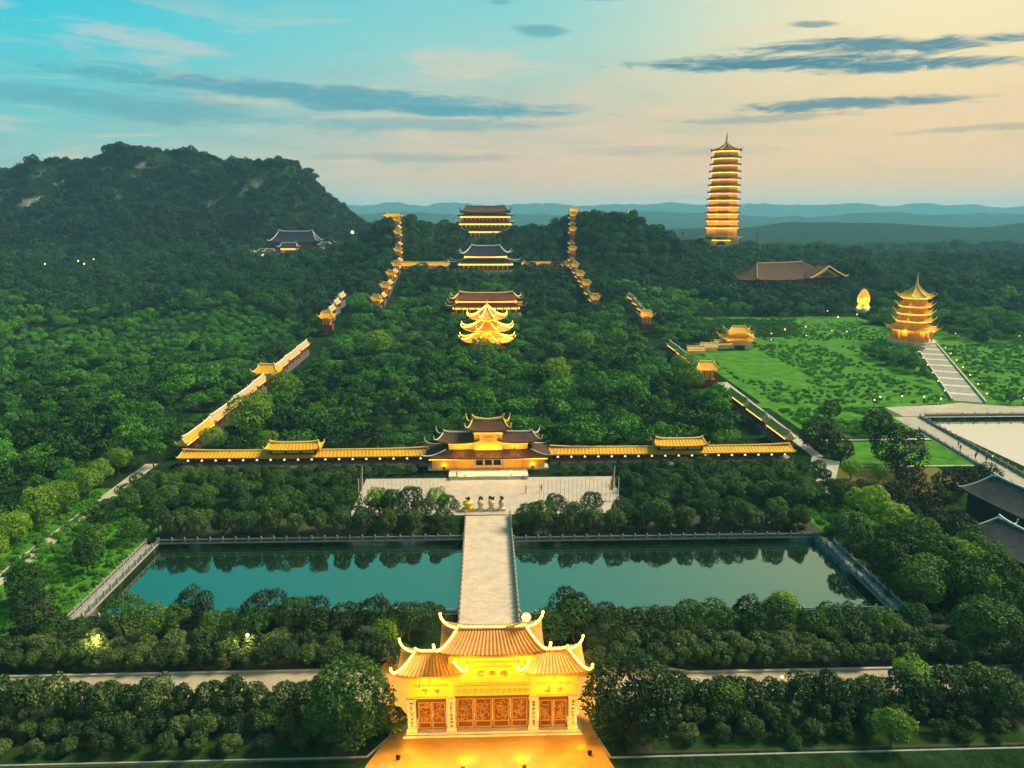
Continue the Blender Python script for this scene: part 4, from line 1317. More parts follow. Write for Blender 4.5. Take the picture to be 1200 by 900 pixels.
def corner_pavilion():
    t = thing('corner_pavilion', 'square golden gate pavilion with two roofs at the end of stepped walls', 'pavilion', (119.5, 359, 0), R_(-8))
    MB().box(-6.2, 6.2, -5.2, 5.2, -0.5, 2.4).build('podium', 'cream_plaster', t)
    MB().box(-2.4, 2.4, -5.28, -5.202, 0, 1.9).build('doorway', 'dark_wood', t)
    MB().box(-4.8, 4.8, -4, 4, 2.4, 4.8).build('wall', 'gold_plaster', t)
    skirt_roof(t, rect(8.2, 6.8), rect(4.2, 3.4), 4.6, 6.4, 'gold_tile', 'gold_ridge', 0.9, 0.8, 0.1, 0.25, 1.2)
    MB().box(-4.0, 4.0, -3.2, 3.2, 6.2, 7.8).build('upper_wall', 'gold_plaster', t)
    hip_roof(t, 5.8, 4.8, 3.0, 7.6, 10.2, 'gold_tile', 'gold_ridge', 0, 0, 1.0, 1.4, 0.8, 0.1, 0.28, 1.4)
    ring_strip(t, rect(5.8, 5.0), 4.2, 0.1)
    ring_strip(t, rect(4.8, 4.0), 7.3, 0.1)
    for k, (x, y, a) in enumerate(((111.0, 355.5, 4.4), (102.5, 349.5, 4.2), (94.5, 342.5, 4.2))):
        q = thing('linking_gallery', f'short lit wall roof, {ordn[k]} step down from the golden corner pavilion', 'gallery', (x, y, 0), R_(4), 'stepped wall roofs by the corner pavilion')
        MB().box(-a, a, -0.9, 0.9, -0.4, 3.0 - 0.3 * k).build('wall', 'cream_plaster', q)
        hip_roof(q, a + 0.2, 1.9, a - 0.3, 3.0 - 0.3 * k, 4.2 - 0.3 * k, 'tan_tile', 'gold_ridge', 0, 0, 0.2, 1.3, 0.8, 0.08, 0.18, 0.5)
        MB().tube([(-a, -1.4, 2.6 - 0.3 * k), (a, -1.4, 2.6 - 0.3 * k)], 0.09, 4).build('light_strip', 'strip_gold', q)


corner_pavilion()


def mountain_temple():
    x, y = -168.5, 700
    z = hz(x, y)
    temple('mountain_temple', 'dark blue roofed temple outlined by pale lights below the left mountain', 'temple', (x, y, z), [
        dict(a=16, b=8, z0=0, z1=7, ea=21, eb=12, ze=8.5, zt=17.5, r=15, tile='blue_tile', trim='pale_ridge', lift=1.2, tr=0.4, horn=1.6, n=8, wall='red_wood', lit=False)], podium=(20, 12, 0.2))
    q = thing('temple_porch', 'glowing gold porch with small blue roof in front of the mountain temple', 'porch', (x - 2, y - 18, hz(x, y - 18)))
    MB().box(-6.5, 6.5, -4, 4, -3, 6.0).build('wall', 'yellow_plaster', q)
    columns(q, (-6.2, -2.2, 2.2, 6.2), -5.2, 0, 6.0, 0.35)
    hip_roof(q, 8.4, 6.4, 6, 6.4, 10.6, 'blue_tile', 'pale_ridge', 0, 0, 1.0, 1.4, 1.0, 0.1, 0.3, 1.2)
    ring_strip(q, rect(6.0, 5.6), 5.5, 0.35)
    hs = [(-196, 694, 9, 'pale'), (-205, 688, 7, 'tan'), (-188, 684, 8, 'grey'), (-142, 696, 9, 'long pale'), (-131, 690, 7, 'small')]
    for k, (hx, hy, w, c) in enumerate(hs):
        o = thing('side_house', f'{c} low outbuilding in the cluster {"left" if hx < -170 else "right"} of the mountain temple', 'house', (hx, hy, hz(hx, hy)), R_(rng.uniform(-12, 12)), 'outbuildings round the mountain temple')
        MB().box(-w / 2, w / 2, -3, 3, -3, 4.5).build('wall', 'cream_plaster', o)
        hip_roof(o, w / 2 + 1.2, 4.2, w / 2 - 1, 4.5, 7.0, 'slate_tile', 'pale_ridge', 0, 0, 0.5, 1.4, 1.0, 0.1, 0.3, 1.0)
        MB().box(-0.8, 0.8, -3.08, -3.003, 0, 2.6).build('door', 'window_glow', o)


mountain_temple()


def summit_stupa():
    t = thing('hilltop_stupa', 'tiny pale stupa with pointed spire on the dark hill right of the summit temple', 'stupa', (116, 640, hz(116, 640) + 4))
    MB().box(-3.2, 3.2, -3.2, 3.2, -8, 2).build('base', 'cream_plaster', t)
    MB().lathe([(2.6, 2), (2.8, 3.2), (2.2, 4.8), (1.0, 5.8), (0.7, 6.4), (0.9, 6.8), (0.3, 8.5), (0.05, 11)], 12).build('dome', 'cream_plaster', t)
    MB().box(-1, 1, -3.28, -3.203, -0.5, 1.5).build('door', 'window_glow', t)


summit_stupa()
# hill-top house at the head of each stair
for s, px in ((-1, -78), (1, 74)):
    gable_pavilion(px, 662, hz(px, 662) + 4.5, s, f'pavilion with spreading roof at the head of the {"left" if s < 0 else "right"} hillside stair', 7.5 if s < 0 else 4.5, 5)


# ------------------------------------------------------------------ lakeside
def slate_house(x, y, rz, L, wd, label, ze=4.5, zt=8.0):
    t = thing('slate_roofed_house', label, 'house', (x, y, 0), rz, 'grey roofed lakeside houses')
    MB().box(-L + 1, L - 1, -wd + 1, wd - 1, -0.5, ze + 0.2).build('wall', 'dark_wood', t)
    for k in range(5):
        xx = -L + 2.6 + (2 * L - 5.2) * k / 4
        MB().box(xx - 0.7, xx + 0.7, -wd + 0.9, -wd + 0.997, 1.0, 2.8).build('window', 'dark_wood', t)
    hip_roof(t, L, wd, L - 2.0, ze, zt, 'slate_tile', 'pale_ridge', 0, 0, 0.5, 1.2, 0.55, 0.08, 0.2, 0.9)


slate_house(107.5, 143, R_(97), 10.5, 5.6, 'grey slate roofed house with white ridge beside the lake promenade')
slate_house(95, 123, R_(97), 10, 5.6, 'smaller grey slate roofed house nearest the camera beside the lake', 4.0, 7.0)
slate_house(116.5, 124, R_(97), 9, 5.0, 'dark slate roofed house hard against the promenade rail', 3.8, 6.6)

def stair_path():
    t = thing('stair', 'broad pale stone stair of many flights leading up to the golden pagoda', 'stair', (162.5, 247.5, 0.02), math.atan2(364 - 247.5, 214 - 162.5))
    L = math.hypot(364 - 247.5, 214 - 162.5)
    n = 9
    for k in range(n):
        a, b = L * k / n, L * (k + 1) / n
        fl = MB().box(a, b - 2.6, -4.4, 4.4, -0.2, 0.12 + 0.02 * k).build('flight', 'concrete', t)
        st = MB()
        for q in range(8):
            xx = a + (b - 2.6 - a) * q / 8
            st.box(xx, xx + 0.18, -4.3, 4.3, 0.10 + 0.02 * k, 0.20 + 0.02 * k)
        st.build('step', 'grey_stone', fl)
        MB().box(b - 2.6, b, -4.8, 4.8, -0.2, 0.16 + 0.02 * k).build('landing', 'pale_stone', t)
    for s in (-1, 1): MB().box(0, L, s * 5.0 - 0.2, s * 5.0 + 0.2, -0.2, 0.9).build('side_wall', 'pale_stone', t)


stair_path()
balustrade('pale railing between the promenade and the bright lake', (124.8, 131), (134.6, 228), 1.1, 3.2, 'pale_stone', 0.05, 'lakeside railings')
balustrade('low pale railing along the inland edge of the promenade', (118.6, 131), (126.4, 214), 0.9, 4.0, 'pale_stone', 0.05, 'lakeside railings')
balustrade('stone parapet along the lake edge of the broad walkway', (137, 229.4), (298, 229.4), 0.9, 4.0, 'pale_stone', 0.16, 'lakeside railings')
w = MB().box(LAKE[0] - 0.4, LAKE[0], LAKE[2], LAKE[3], -1.8, 0.1).box(LAKE[0] - 0.4, LAKE[1], LAKE[3], LAKE[3] + 0.5, -1.8, 0.15)
tag(w.build('lake_wall', 'pale_stone'), 'pale stone retaining wall holding the bright lake beside the promenade', 'wall')


def street_lamp(x, y, z, label, group, h=4.2, watts=0, bulb=0.26):
    t = thing('street_lamp', label, 'lamp', (x, y, z), 0, group)
    MB().lathe([(0.16, 0), (0.14, 0.4), (0.06, 0.5), (0.05, h)], 8).build('pole', 'dark_metal', t)
    b = MB().lathe([(0.04, h - 0.02), (bulb * 0.8, h + 0.08), (bulb, h + bulb), (bulb * 0.7, h + bulb * 1.8), (0.03, h + bulb * 2.1)], 10).build('lantern', 'bulb_warm', t)
    if watts: lamp(t, (0, -0.45, h + bulb), watts, (1.0, 0.7, 0.32), 0.25)
    return t


for k, (x, y, nm) in enumerate(((-56.3, 100.6, 'over the hedge far left of the gate'), (-35.2, 100.2, 'over the hedge nearer the left road end'))):
    street_lamp(x, y, 0, f'lit yellow garden lamp {nm}', 'lamps in the garden hedges', 3.4, 900, 0.26)
street_lamp(26, 97.6, 0, 'small faint lamp in the hedge right of the gate', 'lamps in the garden hedges', 2.3, 40, 0.16)
street_lamp(37.5, 88.9, 0, 'small lamp among the near shrubs on the right side', 'lamps in the garden hedges', 2.6, 60, 0.2)
ux, uy = 0.4045, 0.9146
for k in range(7):
    for s in (-1, 1):
        d = 8 + 17 * k
        x, y = 162.5 + ux * d + s * 6.4 * uy, 247.5 + uy * d - s * 6.4 * ux
        street_lamp(x, y, 0, f'low warm lamp on the {"left" if s < 0 else "right"} side of the pagoda stair, {ordn[k]} from the lake', 'lamps lining the pagoda stair', 1.6, 0, 0.24)
for k, (x, y) in enumerate(((150, 243), (146, 246), (139, 247), (131, 246), (127, 242), (178, 242.6), (190, 242.5), (203, 242.6), (217, 242.6))):
    street_lamp(x, y, 0, f'warm lamp behind the lake walkway, {ordn[k]} of the scattered row', 'lamps behind the lake walkway', 2.2, 160 if k < 3 else 0, 0.26)
for k, (x, y) in enumerate(((184, 384), (178, 388), (227, 380), (236, 376), (246, 371), (258, 378), (231, 402), (262, 366), (214, 392), (158, 372), (143, 379), (170, 402), (205, 440), (222, 452), (212, 470), (252, 455), (228, 497), (250, 494), (215, 398), (218, 401), (136, 360), (128, 370), (155, 392))):
    street_lamp(x, y, 0, f'distant park lamp near the golden pagoda, {"by the statue" if y > 430 else "at the lawn edge"}', 'park lamps round the golden pagoda', 3.4, 0, rng.uniform(0.22, 0.42))
for k, (x, y, lb) in enumerate(((-325, 655, 'topmost'), (-330, 640, 'second'), (-318, 625, 'third'), (-340, 610, 'fourth'), (-390, 590, 'fifth'), (-424, 560, 'sixth'), (-437, 520, 'leftmost'))):
    street_lamp(x, y, hz(x, y) + 5, f'lone lamp in the woods below the left mountain, {lb} of the scattered line', 'lamps scattered below the mountain', 5, 0, rng.uniform(0.4, 0.7))
street_lamp(-117, 690, hz(-117, 690) + 4, 'bright yellow lamp alone on the slope right of the mountain temple', 'lamps scattered below the mountain', 5, 0, 1.3)


def person(x, y, rz, label, leg=0.18, shirt='dark_cloth'):
    t = thing('person', label, 'person', (x, y, 0.055), rz, 'people on the lake promenade')
    v = [(0, 0, 0.93), (0, 0, 1.15), (0, 0.01, 1.38), (0, 0.0, 1.50), (0, 0.02, 1.60), (0, 0.02, 1.70), (0.19, 0, 1.40), (0.24, 0.03, 1.13), (0.23, 0.12, 0.90), (-0.19, 0, 1.40), (-0.24, -0.03, 1.13), (-0.23, 0.05, 0.90),
         (0.10, 0, 0.88), (0.11, leg * 0.6 + 0.03, 0.50), (0.11, leg * 0.5, 0.08), (0.11, leg * 0.5 + 0.15, 0.05), (-0.10, 0, 0.88), (-0.11, -leg * 0.3, 0.50), (-0.11, -leg, 0.10), (-0.11, -leg + 0.15, 0.05)]
    e = [(0, 1), (1, 2), (2, 3), (3, 4), (4, 5), (2, 6), (6, 7), (7, 8), (2, 9), (9, 10), (10, 11), (0, 12), (12, 13), (13, 14), (14, 15), (0, 16), (16, 17), (17, 18), (18, 19)]
    rad = [0.15, 0.14, 0.15, 0.06, 0.10, 0.09, 0.07, 0.05, 0.04, 0.07, 0.05, 0.04, 0.10, 0.07, 0.05, 0.045, 0.10, 0.07, 0.05, 0.045]
    skin_body(t, 'body', v, e, rad, shirt)
    MB().lathe([(0.02, 1.83), (0.08, 1.80), (0.115, 1.72), (0.11, 1.64), (0.05, 1.60)], 8, (0, 0.0)).build('hair', 'ink', t, True)
    return t


for x, y, a, lb in ((127.5, 196.5, 0.2, 'dark clothed person at the far end of the group by the lake rail'), (126.2, 193.5, 2.8, 'dark clothed person behind the group on the inland side'),
                    (128.6, 190.0, 0.5, 'dark clothed person in the middle of the group beside the lake rail'), (126.0, 186.6, 3.1, 'person in black walking alone on the inland side'),
                    (127.0, 183.8, -0.3, 'nearest dark clothed person on the lake promenade')):
    person(x, y, a, lb)
for x, y, a, c, lb in ((7.9, 165.5, 1.2, 'red_cloth', 'person in red standing among the white poles on the plaza'), (11.4, 166.2, 4.0, 'dark_cloth', 'dark clothed person standing right of the red one on the plaza'), (-8.2, 176.0, 2.0, 'dark_cloth', 'person in dark clothes at the foot of the inner gate stair')):
    person(x, y, a, lb, shirt=c)['group'] = 'people on the plaza'
street_lamp(124.4, 178, 0.05, 'dark lamp post standing at the inland edge of the promenade', 'promenade lamp posts', 3.4, 0, 0.12)

# ------------------------------------------------------------------ plaza furniture
pole_m = None
for s in (-1, 1):
    sd = 'left' if s < 0 else 'right'
    for k in range(20):
        x = s * (11.2 + 0.92 * k) + AX
        y = 161.5 if s < 0 else 160.0
        t = thing('white_pole', f'slender white pole in the single row standing on the {sd} half of the plaza', 'pole', (x, y, 0.016), 0, f'white poles on the {sd} half of the plaza')
        if pole_m is None:
            pole_m = (MB().lathe([(0.11, 0), (0.10, 0.15), (0.075, 0.2), (0.065, 5.2), (0.09, 5.25), (0.02, 5.4)], 6).mesh('shaft', M['white_paint']), MB().box(-0.16, 0.16, -0.16, 0.16, 0, 0.1).mesh('foot', M['grey_stone']))
        for nm, me in zip(('shaft', 'foot'), pole_m):
            o = bpy.data.objects.new(nm, me); COL.objects.link(o); o.parent = t
for s, x, y in ((-1, -29.4, 166), (1, 27.6, 164.5)):
    t = thing('banner', f'tall orange banner on a leaning pole at the {"left" if s < 0 else "right"} edge of the plaza', 'banner', (x, y, 0), 0, 'orange banners at the plaza edges')
    MB().tube([(0, 0, 0), (0.5 * -s * 0 + 0.35, 0, 6.6)], 0.07, 6).build('pole', 'white_paint', t)
    c = MB()
    for k in range(6):
        z0, z1 = 0.9 + k * 0.9, 0.9 + (k + 1) * 0.9
        w0, w1 = 0.95 - 0.13 * k, 0.95 - 0.13 * (k + 1)
        b0, b1 = 0.35 * z0 / 6.6, 0.35 * z1 / 6.6
        c.quad((b0 - w0, 0.05 * math.sin(k), z0), (b0, 0, z0), (b1, 0, z1), (b1 - w1, 0.05 * math.sin(k + 1), z1))
    c.build('cloth', 'orange_cloth', t)
for k, (x, nm) in enumerate(((-5.0, 'leftmost'), (-2.3, 'second'), (0.0, 'third'), (2.2, 'rightmost'))):
    t = thing('stone_urn', f'pale golden stone urn with small topiary at the bridge head, {nm} of four', 'urn', (x + AX + 0.5, 155.6, 0.016), 0, 'urns at the bridge head')
    wide = 1.35 if k == 0 else 0.8
    MB().box(-wide, wide, -0.7, 0.7, 0, 0.5).lathe([(0.5, 0.5), (0.42, 0.7), (0.8 * wide, 1.3), (0.85 * wide, 1.9), (0.7 * wide, 2.1)], 10).build('vessel', 'yellow_plaster' if k == 0 else 'urn_stone', t)
    mb = MB()
    for q in range(26):
        a, b, rr = rng.uniform(0, 6.28), rng.uniform(-0.3, 1.4), rng.uniform(0.25, 0.5)
        c = np.array((rr * math.cos(a) * math.cos(b), rr * math.sin(a) * math.cos(b), 2.5 + rr * math.sin(b)))
        u = np.array([rng.uniform(-1, 1) for _ in range(3)]) * 0.3; w_ = np.array([rng.uniform(-1, 1) for _ in range(3)]) * 0.3
        mb.quad(tuple(c - u), tuple(c - w_), tuple(c + u), tuple(c + w_))
    mb.build('topiary', 'leaf_dark', t)
for x, y, lb in ((-41, 84.6, 'first left'), (-37.4, 84.8, 'second left'), (20.5, 84.2, 'nearest the right round tree'), (24.0, 84.4, 'second from the right round tree'), (31.5, 84.6, 'third along the right bed'), (35.2, 84.7, 'last along the right bed')):
    t = thing('marker_post', f'short white post among the near shrubs, {lb}', 'post', (x, y, 0), 0, 'white posts in the near shrubs')
    MB().box(-0.1, 0.1, -0.1, 0.1, 0, 2.5).build('shaft', 'white_paint', t)
    MB().box(-0.15, 0.15, -0.15, 0.15, 2.5, 2.62).build('cap', 'pale_stone', t)


# ------------------------------------------------------------------ trees
def crown_mesh(name, seed, R, H, nclump, nleaf, leaf, mat, low=-0.25, flat=1.0, cr=(0.26, 0.42)):
    """crown as clumps of leaf faces spread over an uneven volume, centred on its own middle"""
    r = np.random.default_rng(seed)
    d = r.normal(size=(nclump * 3, 3)); d /= np.linalg.norm(d, axis=1)[:, None]
    d = d[d[:, 2] > low][:nclump]
    rad = r.uniform(0.50, 0.80, len(d))
    C = d * rad[:, None] * np.array([R, R, H])
    C = np.vstack([C, [[0, 0, 0.2 * H]]])
    cs = np.append(r.uniform(cr[0], cr[1], len(d)) * R, 0.5 * R)
    P, N = [], []
    for i in range(len(C)):
        k = r.normal(size=(nleaf, 3)); k /= np.linalg.norm(k, axis=1)[:, None]
        p = C[i] + k * (cs[i] * r.uniform(0.82, 1.12, nleaf))[:, None] * np.array([1, 1, flat])
        inside = np.zeros(nleaf, bool)
        for j in range(len(C)):
            if j != i: inside |= np.linalg.norm(p - C[j], axis=1) < cs[j] * 0.78
        ok = ~inside & (p[:, 2] > -H * 0.75)
        P.append(p[ok]); N.append(k[ok])
    P = np.vstack(P); N = np.vstack(N) + r.normal(size=(len(P), 3)) * 0.55 + np.array([0, 0, 0.25])
    N /= np.linalg.norm(N, axis=1)[:, None]
    a = np.cross(N, r.normal(size=N.shape)); a /= np.linalg.norm(a, axis=1)[:, None]
    b = np.cross(N, a)
    sz = leaf * r.uniform(0.55, 1.3, len(P))[:, None]
    V = np.stack([P - a * sz, P - b * sz * 0.55, P + a * sz, P + b * sz * 0.55], 1).reshape(-1, 3)
    F = np.arange(len(V)).reshape(-1, 4)
    me = bpy.data.meshes.new(name)
    me.vertices.add(len(V)); me.vertices.foreach_set('co', V.ravel())
    me.loops.add(len(V)); me.loops.foreach_set('vertex_index', F.ravel())
    me.polygons.add(len(F)); me.polygons.foreach_set('loop_start', np.arange(len(F)) * 4); me.polygons.foreach_set('loop_total', np.full(len(F), 4))
    me.materials.append(M[mat])
    me.update()
    return me


def trunk_mesh(name, h, r, spread, seed):
    q = random.Random(seed)
    mb = MB().tube([(0, 0, -0.6), (q.uniform(-.1, .1), q.uniform(-.1, .1), h * 0.45), (q.uniform(-.2, .2), q.uniform(-.2, .2), h)], r, 6, r * 0.55)
    for k in range(4):
        a = k * 1.57 + q.uniform(-.4, .4)
        mb.tube([(0, 0, h * 0.55), (spread * 0.5 * math.cos(a), spread * 0.5 * math.sin(a), h * 0.95), (spread * math.cos(a), spread * math.sin(a), h * 1.25)], r * 0.45, 5, r * 0.15)
    return mb.mesh(name, M['bark'])


class Kind:
    """one kind of plant with a few forms that copies share"""
    def __init__(s, name, cat, trunk_h, forms): s.name, s.cat, s.th, s.forms = name, cat, trunk_h, forms
    def place(s, x, y, z, scale, label, group, form=None, zs=None):
        cm, tm, ch = s.forms[rng.randrange(len(s.forms)) if form is None else form % len(s.forms)]
        t = bpy.data.objects.new(s.name, None)
        t.empty_display_size = 0.3
        COL.objects.link(t)
        tag(t, label, s.cat, group)
        t.location = (x, y, z); t.rotation_euler = (0, 0, rng.uniform(0, 6.28)); t.scale = (scale, scale, scale * (zs or rng.uniform(0.9, 1.1)))
        c = bpy.data.objects.new('crown', cm); COL.objects.link(c); c.parent = t; c.location = (0, 0, ch)
        if tm:
            b = bpy.data.objects.new('trunk', tm); COL.objects.link(b); b.parent = t
        return t


def forms(name, n, R, H, nclump, nleaf, leaf, mat, th, tr, seed, **k):
    return [(crown_mesh(name + '_crown', seed + i, R * (0.94 + 0.06 * (i % 3)), H, nclump, nleaf, leaf, mat, **k), trunk_mesh(name + '_trunk', th, tr, R * 0.45, seed + i), th + H * 0.55) for i in range(n)]


K_SHRUB = Kind('shrub', 'shrub', 0.5, forms('shrub', 4, 1.0, 0.85, 26, 230, 0.068, 'leaf_shrub', 0.42, 0.08, 100, cr=(0.24, 0.36)))
K_GARDEN = Kind('garden_tree', 'tree', 1.8, forms('garden_tree', 5, 1.0, 0.86, 32, 220, 0.062, 'leaf_garden', 0.75, 0.07, 200))
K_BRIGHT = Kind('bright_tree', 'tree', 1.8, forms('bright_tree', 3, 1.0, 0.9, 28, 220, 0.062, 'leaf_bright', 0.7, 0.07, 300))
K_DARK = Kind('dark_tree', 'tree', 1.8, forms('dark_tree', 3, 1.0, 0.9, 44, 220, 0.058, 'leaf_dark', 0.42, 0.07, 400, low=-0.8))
K_STANDARD = Kind('standard_tree', 'tree', 1.8, [(c, t_, h_) for c, t_, h_ in forms('standard_tree', 4, 0.92, 0.7, 26, 220, 0.066, 'leaf_garden', 0.95, 0.05, 250)])
K_BIG = Kind('round_tree', 'tree', 2.0, forms('round_tree', 2, 1.0, 0.92, 90, 360, 0.040, 'leaf_garden', 0.5, 0.06, 500, low=-0.85, cr=(0.22, 0.34)))
K_FOREST = Kind('forest_tree', 'tree', 3.0, forms('forest_tree', 4, 1.22, 0.5, 34, 90, 0.088, 'leaf_forest', 0.95, 0.06, 600, cr=(0.16, 0.34), flat=0.55) + forms('forest_tree', 2, 0.85, 0.9, 26, 90, 0.08, 'leaf_forest', 0.9, 0.06, 640, cr=(0.2, 0.36))
                + forms('forest_tree', 2, 1.0, 0.66, 30, 80, 0.085, 'leaf_forest', 1.0, 0.06, 660, cr=(0.14, 0.36), flat=0.75))

BLOCK = []            # rectangles the wild forest stays out of: x0, x1, y0, y1


def left_right(x): return 'left' if x < 0 else 'right'


# two big round trees that flank the gate
K_BIG.place(-17.6, 82.0, 0, 5.6, 'big round dense tree at the left corner of the gate forecourt', None, 0, 0.98)
K_BIG.place(16.4, 81.4, 0, 5.9, 'big round dense tree at the right corner of the gate forecourt', None, 1, 0.92)
K_SHRUB.place(-12.9, 83.2, 0, 1.9, 'low rounded shrub tucked between the left big tree and gate pillar', None)
K_SHRUB.place(12.6, 82.6, 0, 1.5, 'low rounded shrub tucked between the right big tree and gate pillar', None)


def shrub_row(y, x0, x1, step, size, where, kind=K_SHRUB, jit=0.35, zs=None):
    for s in (-1, 1):
        x = x0 + rng.uniform(0, step * 0.5)
        while x < x1:
            yy = y + rng.uniform(-jit, jit) - (2.3 if (s > 0 and 95 < y < 104) else 1.2 if (s > 0 and 84 < y < 91) else 0)
            kind.place(s * x + AX, yy, 0, size * rng.uniform(0.85, 1.15), f'{where} on the {left_right(s)} side', f'{where} ({left_right(s)} side)', zs=zs)
            x += step * rng.uniform(0.9, 1.12)


shrub_row(80.6, 22, 64, 3.9, 1.35, 'low pale tipped shrub in the front grass strip')
shrub_row(83.4, 21, 66, 3.1, 1.8, 'rounded shrub in the middle row of the near bed')
shrub_row(86.4, 19, 66, 3.1, 2.5, 'taller shrub in the row before the front road', zs=1.25)
shrub_row(98.2, 13.5, 76, 2.9, 1.95, 'clipped round shrub in the hedge just beyond the front road')
shrub_row(101.4, 15, 78, 3.7, 2.1, 'round shrub in the second hedge row beyond the front road')
shrub_row(179.0, 17, 76, 3.6, 1.5, 'dark rounded shrub before the gold roofed gallery')
shrub_row(183.4, 17, 76, 3.6, 1.0, 'small shrub against the gold roofed gallery')
shrub_row(142.9, 9, 64, 4.6, 2.0, 'standard shrub lining the far pond bank', zs=1.5)


def grove(x0, x1, y0, y1, step, size, label, group, kind=K_GARDEN, keep=1.0, jit=0.33):
    y = y0
    row = 0
    while y <= y1:
        x = x0 + (step / 2 if row % 2 else 0)
        while x <= x1:
            if rng.random() < keep:
                xx, yy = x + rng.uniform(-jit, jit) * step, y + rng.uniform(-jit, jit) * step
                kind.place(xx, yy, hz(xx, yy), size * rng.uniform(0.8, 1.22), label, group)
            x += step
        y += step * 0.88
        row += 1


for s in (-1, 1):
    sd = left_right(s)
    lo, hi = (-64, -9) if s < 0 else (8, 64)
    grove(lo, hi, 105.2 if s < 0 else 103.0, 108.8 if s < 0 else 106.6, 4.2, 2.7, f'leafy garden tree between the hedge and the {sd} pond', f'garden trees before the {sd} pond')
    lo, hi = (-66, -8) if s < 0 else (7, 66)
    grove(lo, hi, 145.4, 149.2, 4.6, 2.6, f'garden tree in the band behind the {sd} pond', f'garden trees behind the {sd} pond')
    lo, hi = (-29, -8) if s < 0 else (10, 28)
    grove(lo, hi, 151.2, 151.6, 4.0, 2.5 if s < 0 else 2.0, f'leafy tree screening the {sd} front edge of the plaza', f'trees along the front edge of the plaza ({sd})')
    lo, hi = (-80, -33) if s < 0 else (32, 78)
    grove(lo, hi, 155, 175, 4.3, 2.1, f'small round headed tree in the block beside the {sd} edge of the plaza', f'round headed trees beside the plaza ({sd})', K_STANDARD)
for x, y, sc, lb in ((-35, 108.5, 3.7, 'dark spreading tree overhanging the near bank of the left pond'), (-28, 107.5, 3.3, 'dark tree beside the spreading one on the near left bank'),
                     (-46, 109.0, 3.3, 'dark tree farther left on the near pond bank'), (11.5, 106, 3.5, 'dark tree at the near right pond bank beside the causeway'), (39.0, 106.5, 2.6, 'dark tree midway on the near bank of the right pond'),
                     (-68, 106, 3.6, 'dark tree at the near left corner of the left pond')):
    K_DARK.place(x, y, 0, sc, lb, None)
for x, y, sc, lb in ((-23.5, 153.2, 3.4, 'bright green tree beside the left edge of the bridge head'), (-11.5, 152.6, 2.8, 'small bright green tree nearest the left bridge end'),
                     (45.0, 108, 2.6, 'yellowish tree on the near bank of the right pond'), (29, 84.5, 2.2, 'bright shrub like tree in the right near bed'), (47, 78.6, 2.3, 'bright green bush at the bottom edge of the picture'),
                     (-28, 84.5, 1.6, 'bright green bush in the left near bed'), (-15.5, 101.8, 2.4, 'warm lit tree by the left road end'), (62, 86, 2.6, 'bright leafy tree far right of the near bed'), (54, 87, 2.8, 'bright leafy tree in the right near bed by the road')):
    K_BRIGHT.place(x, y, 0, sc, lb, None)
# right garden
grove(69, 88, 88, 134, 6.2, 3.2, 'garden tree in the grove outside the right pond', 'garden trees outside the right pond')
grove(84, 96, 134, 158, 6.4, 3.0, 'dark tree behind the grey roofed lakeside houses', 'dark trees by the lakeside houses', K_DARK)
for k in range(9):
    y = 112 + 4.6 * k
    K_BRIGHT.place(80.5 - 0.35 * k + rng.uniform(-1.5, 1.5), y, 0, 3.4 * rng.uniform(0.85, 1.15), 'bright green tree in the line running past the right pond', 'bright trees past the right pond')
grove(67, 84, 138, 158, 6.0, 2.4, 'scattered garden tree on the lawn behind the right pond corner', 'trees behind the right pond corner', K_GARDEN, 0.7)
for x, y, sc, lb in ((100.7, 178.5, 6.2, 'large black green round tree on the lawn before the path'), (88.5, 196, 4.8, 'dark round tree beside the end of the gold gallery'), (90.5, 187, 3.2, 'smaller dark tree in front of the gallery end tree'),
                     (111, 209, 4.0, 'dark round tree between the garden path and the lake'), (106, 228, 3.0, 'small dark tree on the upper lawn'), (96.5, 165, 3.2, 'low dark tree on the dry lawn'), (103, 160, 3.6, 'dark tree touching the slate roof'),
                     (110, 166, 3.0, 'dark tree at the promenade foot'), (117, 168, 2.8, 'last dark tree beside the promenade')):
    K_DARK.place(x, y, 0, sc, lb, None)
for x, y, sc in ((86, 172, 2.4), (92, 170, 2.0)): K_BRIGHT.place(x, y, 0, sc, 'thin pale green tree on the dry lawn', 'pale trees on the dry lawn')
for k in range(16):
    K_GARDEN.place(176 + 8.0 * k + rng.uniform(-1.5, 1.5), 245 + rng.uniform(-0.6, 0.6), 0, 2.0 * rng.uniform(0.8, 1.3), 'low dark tree in the row behind the lake walkway', 'trees behind the lake walkway')
# left path trees
for k in range(18):
    y = 112 + 4.1 * k
    K_BRIGHT.place((-90.8 if k % 2 else -93.8) + rng.uniform(-0.8, 0.8), y, 0, 2.9 * rng.uniform(0.85, 1.2), 'yellow green tree in the row along the left garden path', 'yellow green trees along the left path')
grove(-80, -69, 112, 172, 8.5, 2.6, 'scattered tree on the grass between the left path and pond', 'trees on the left grass', K_GARDEN, 0.55)
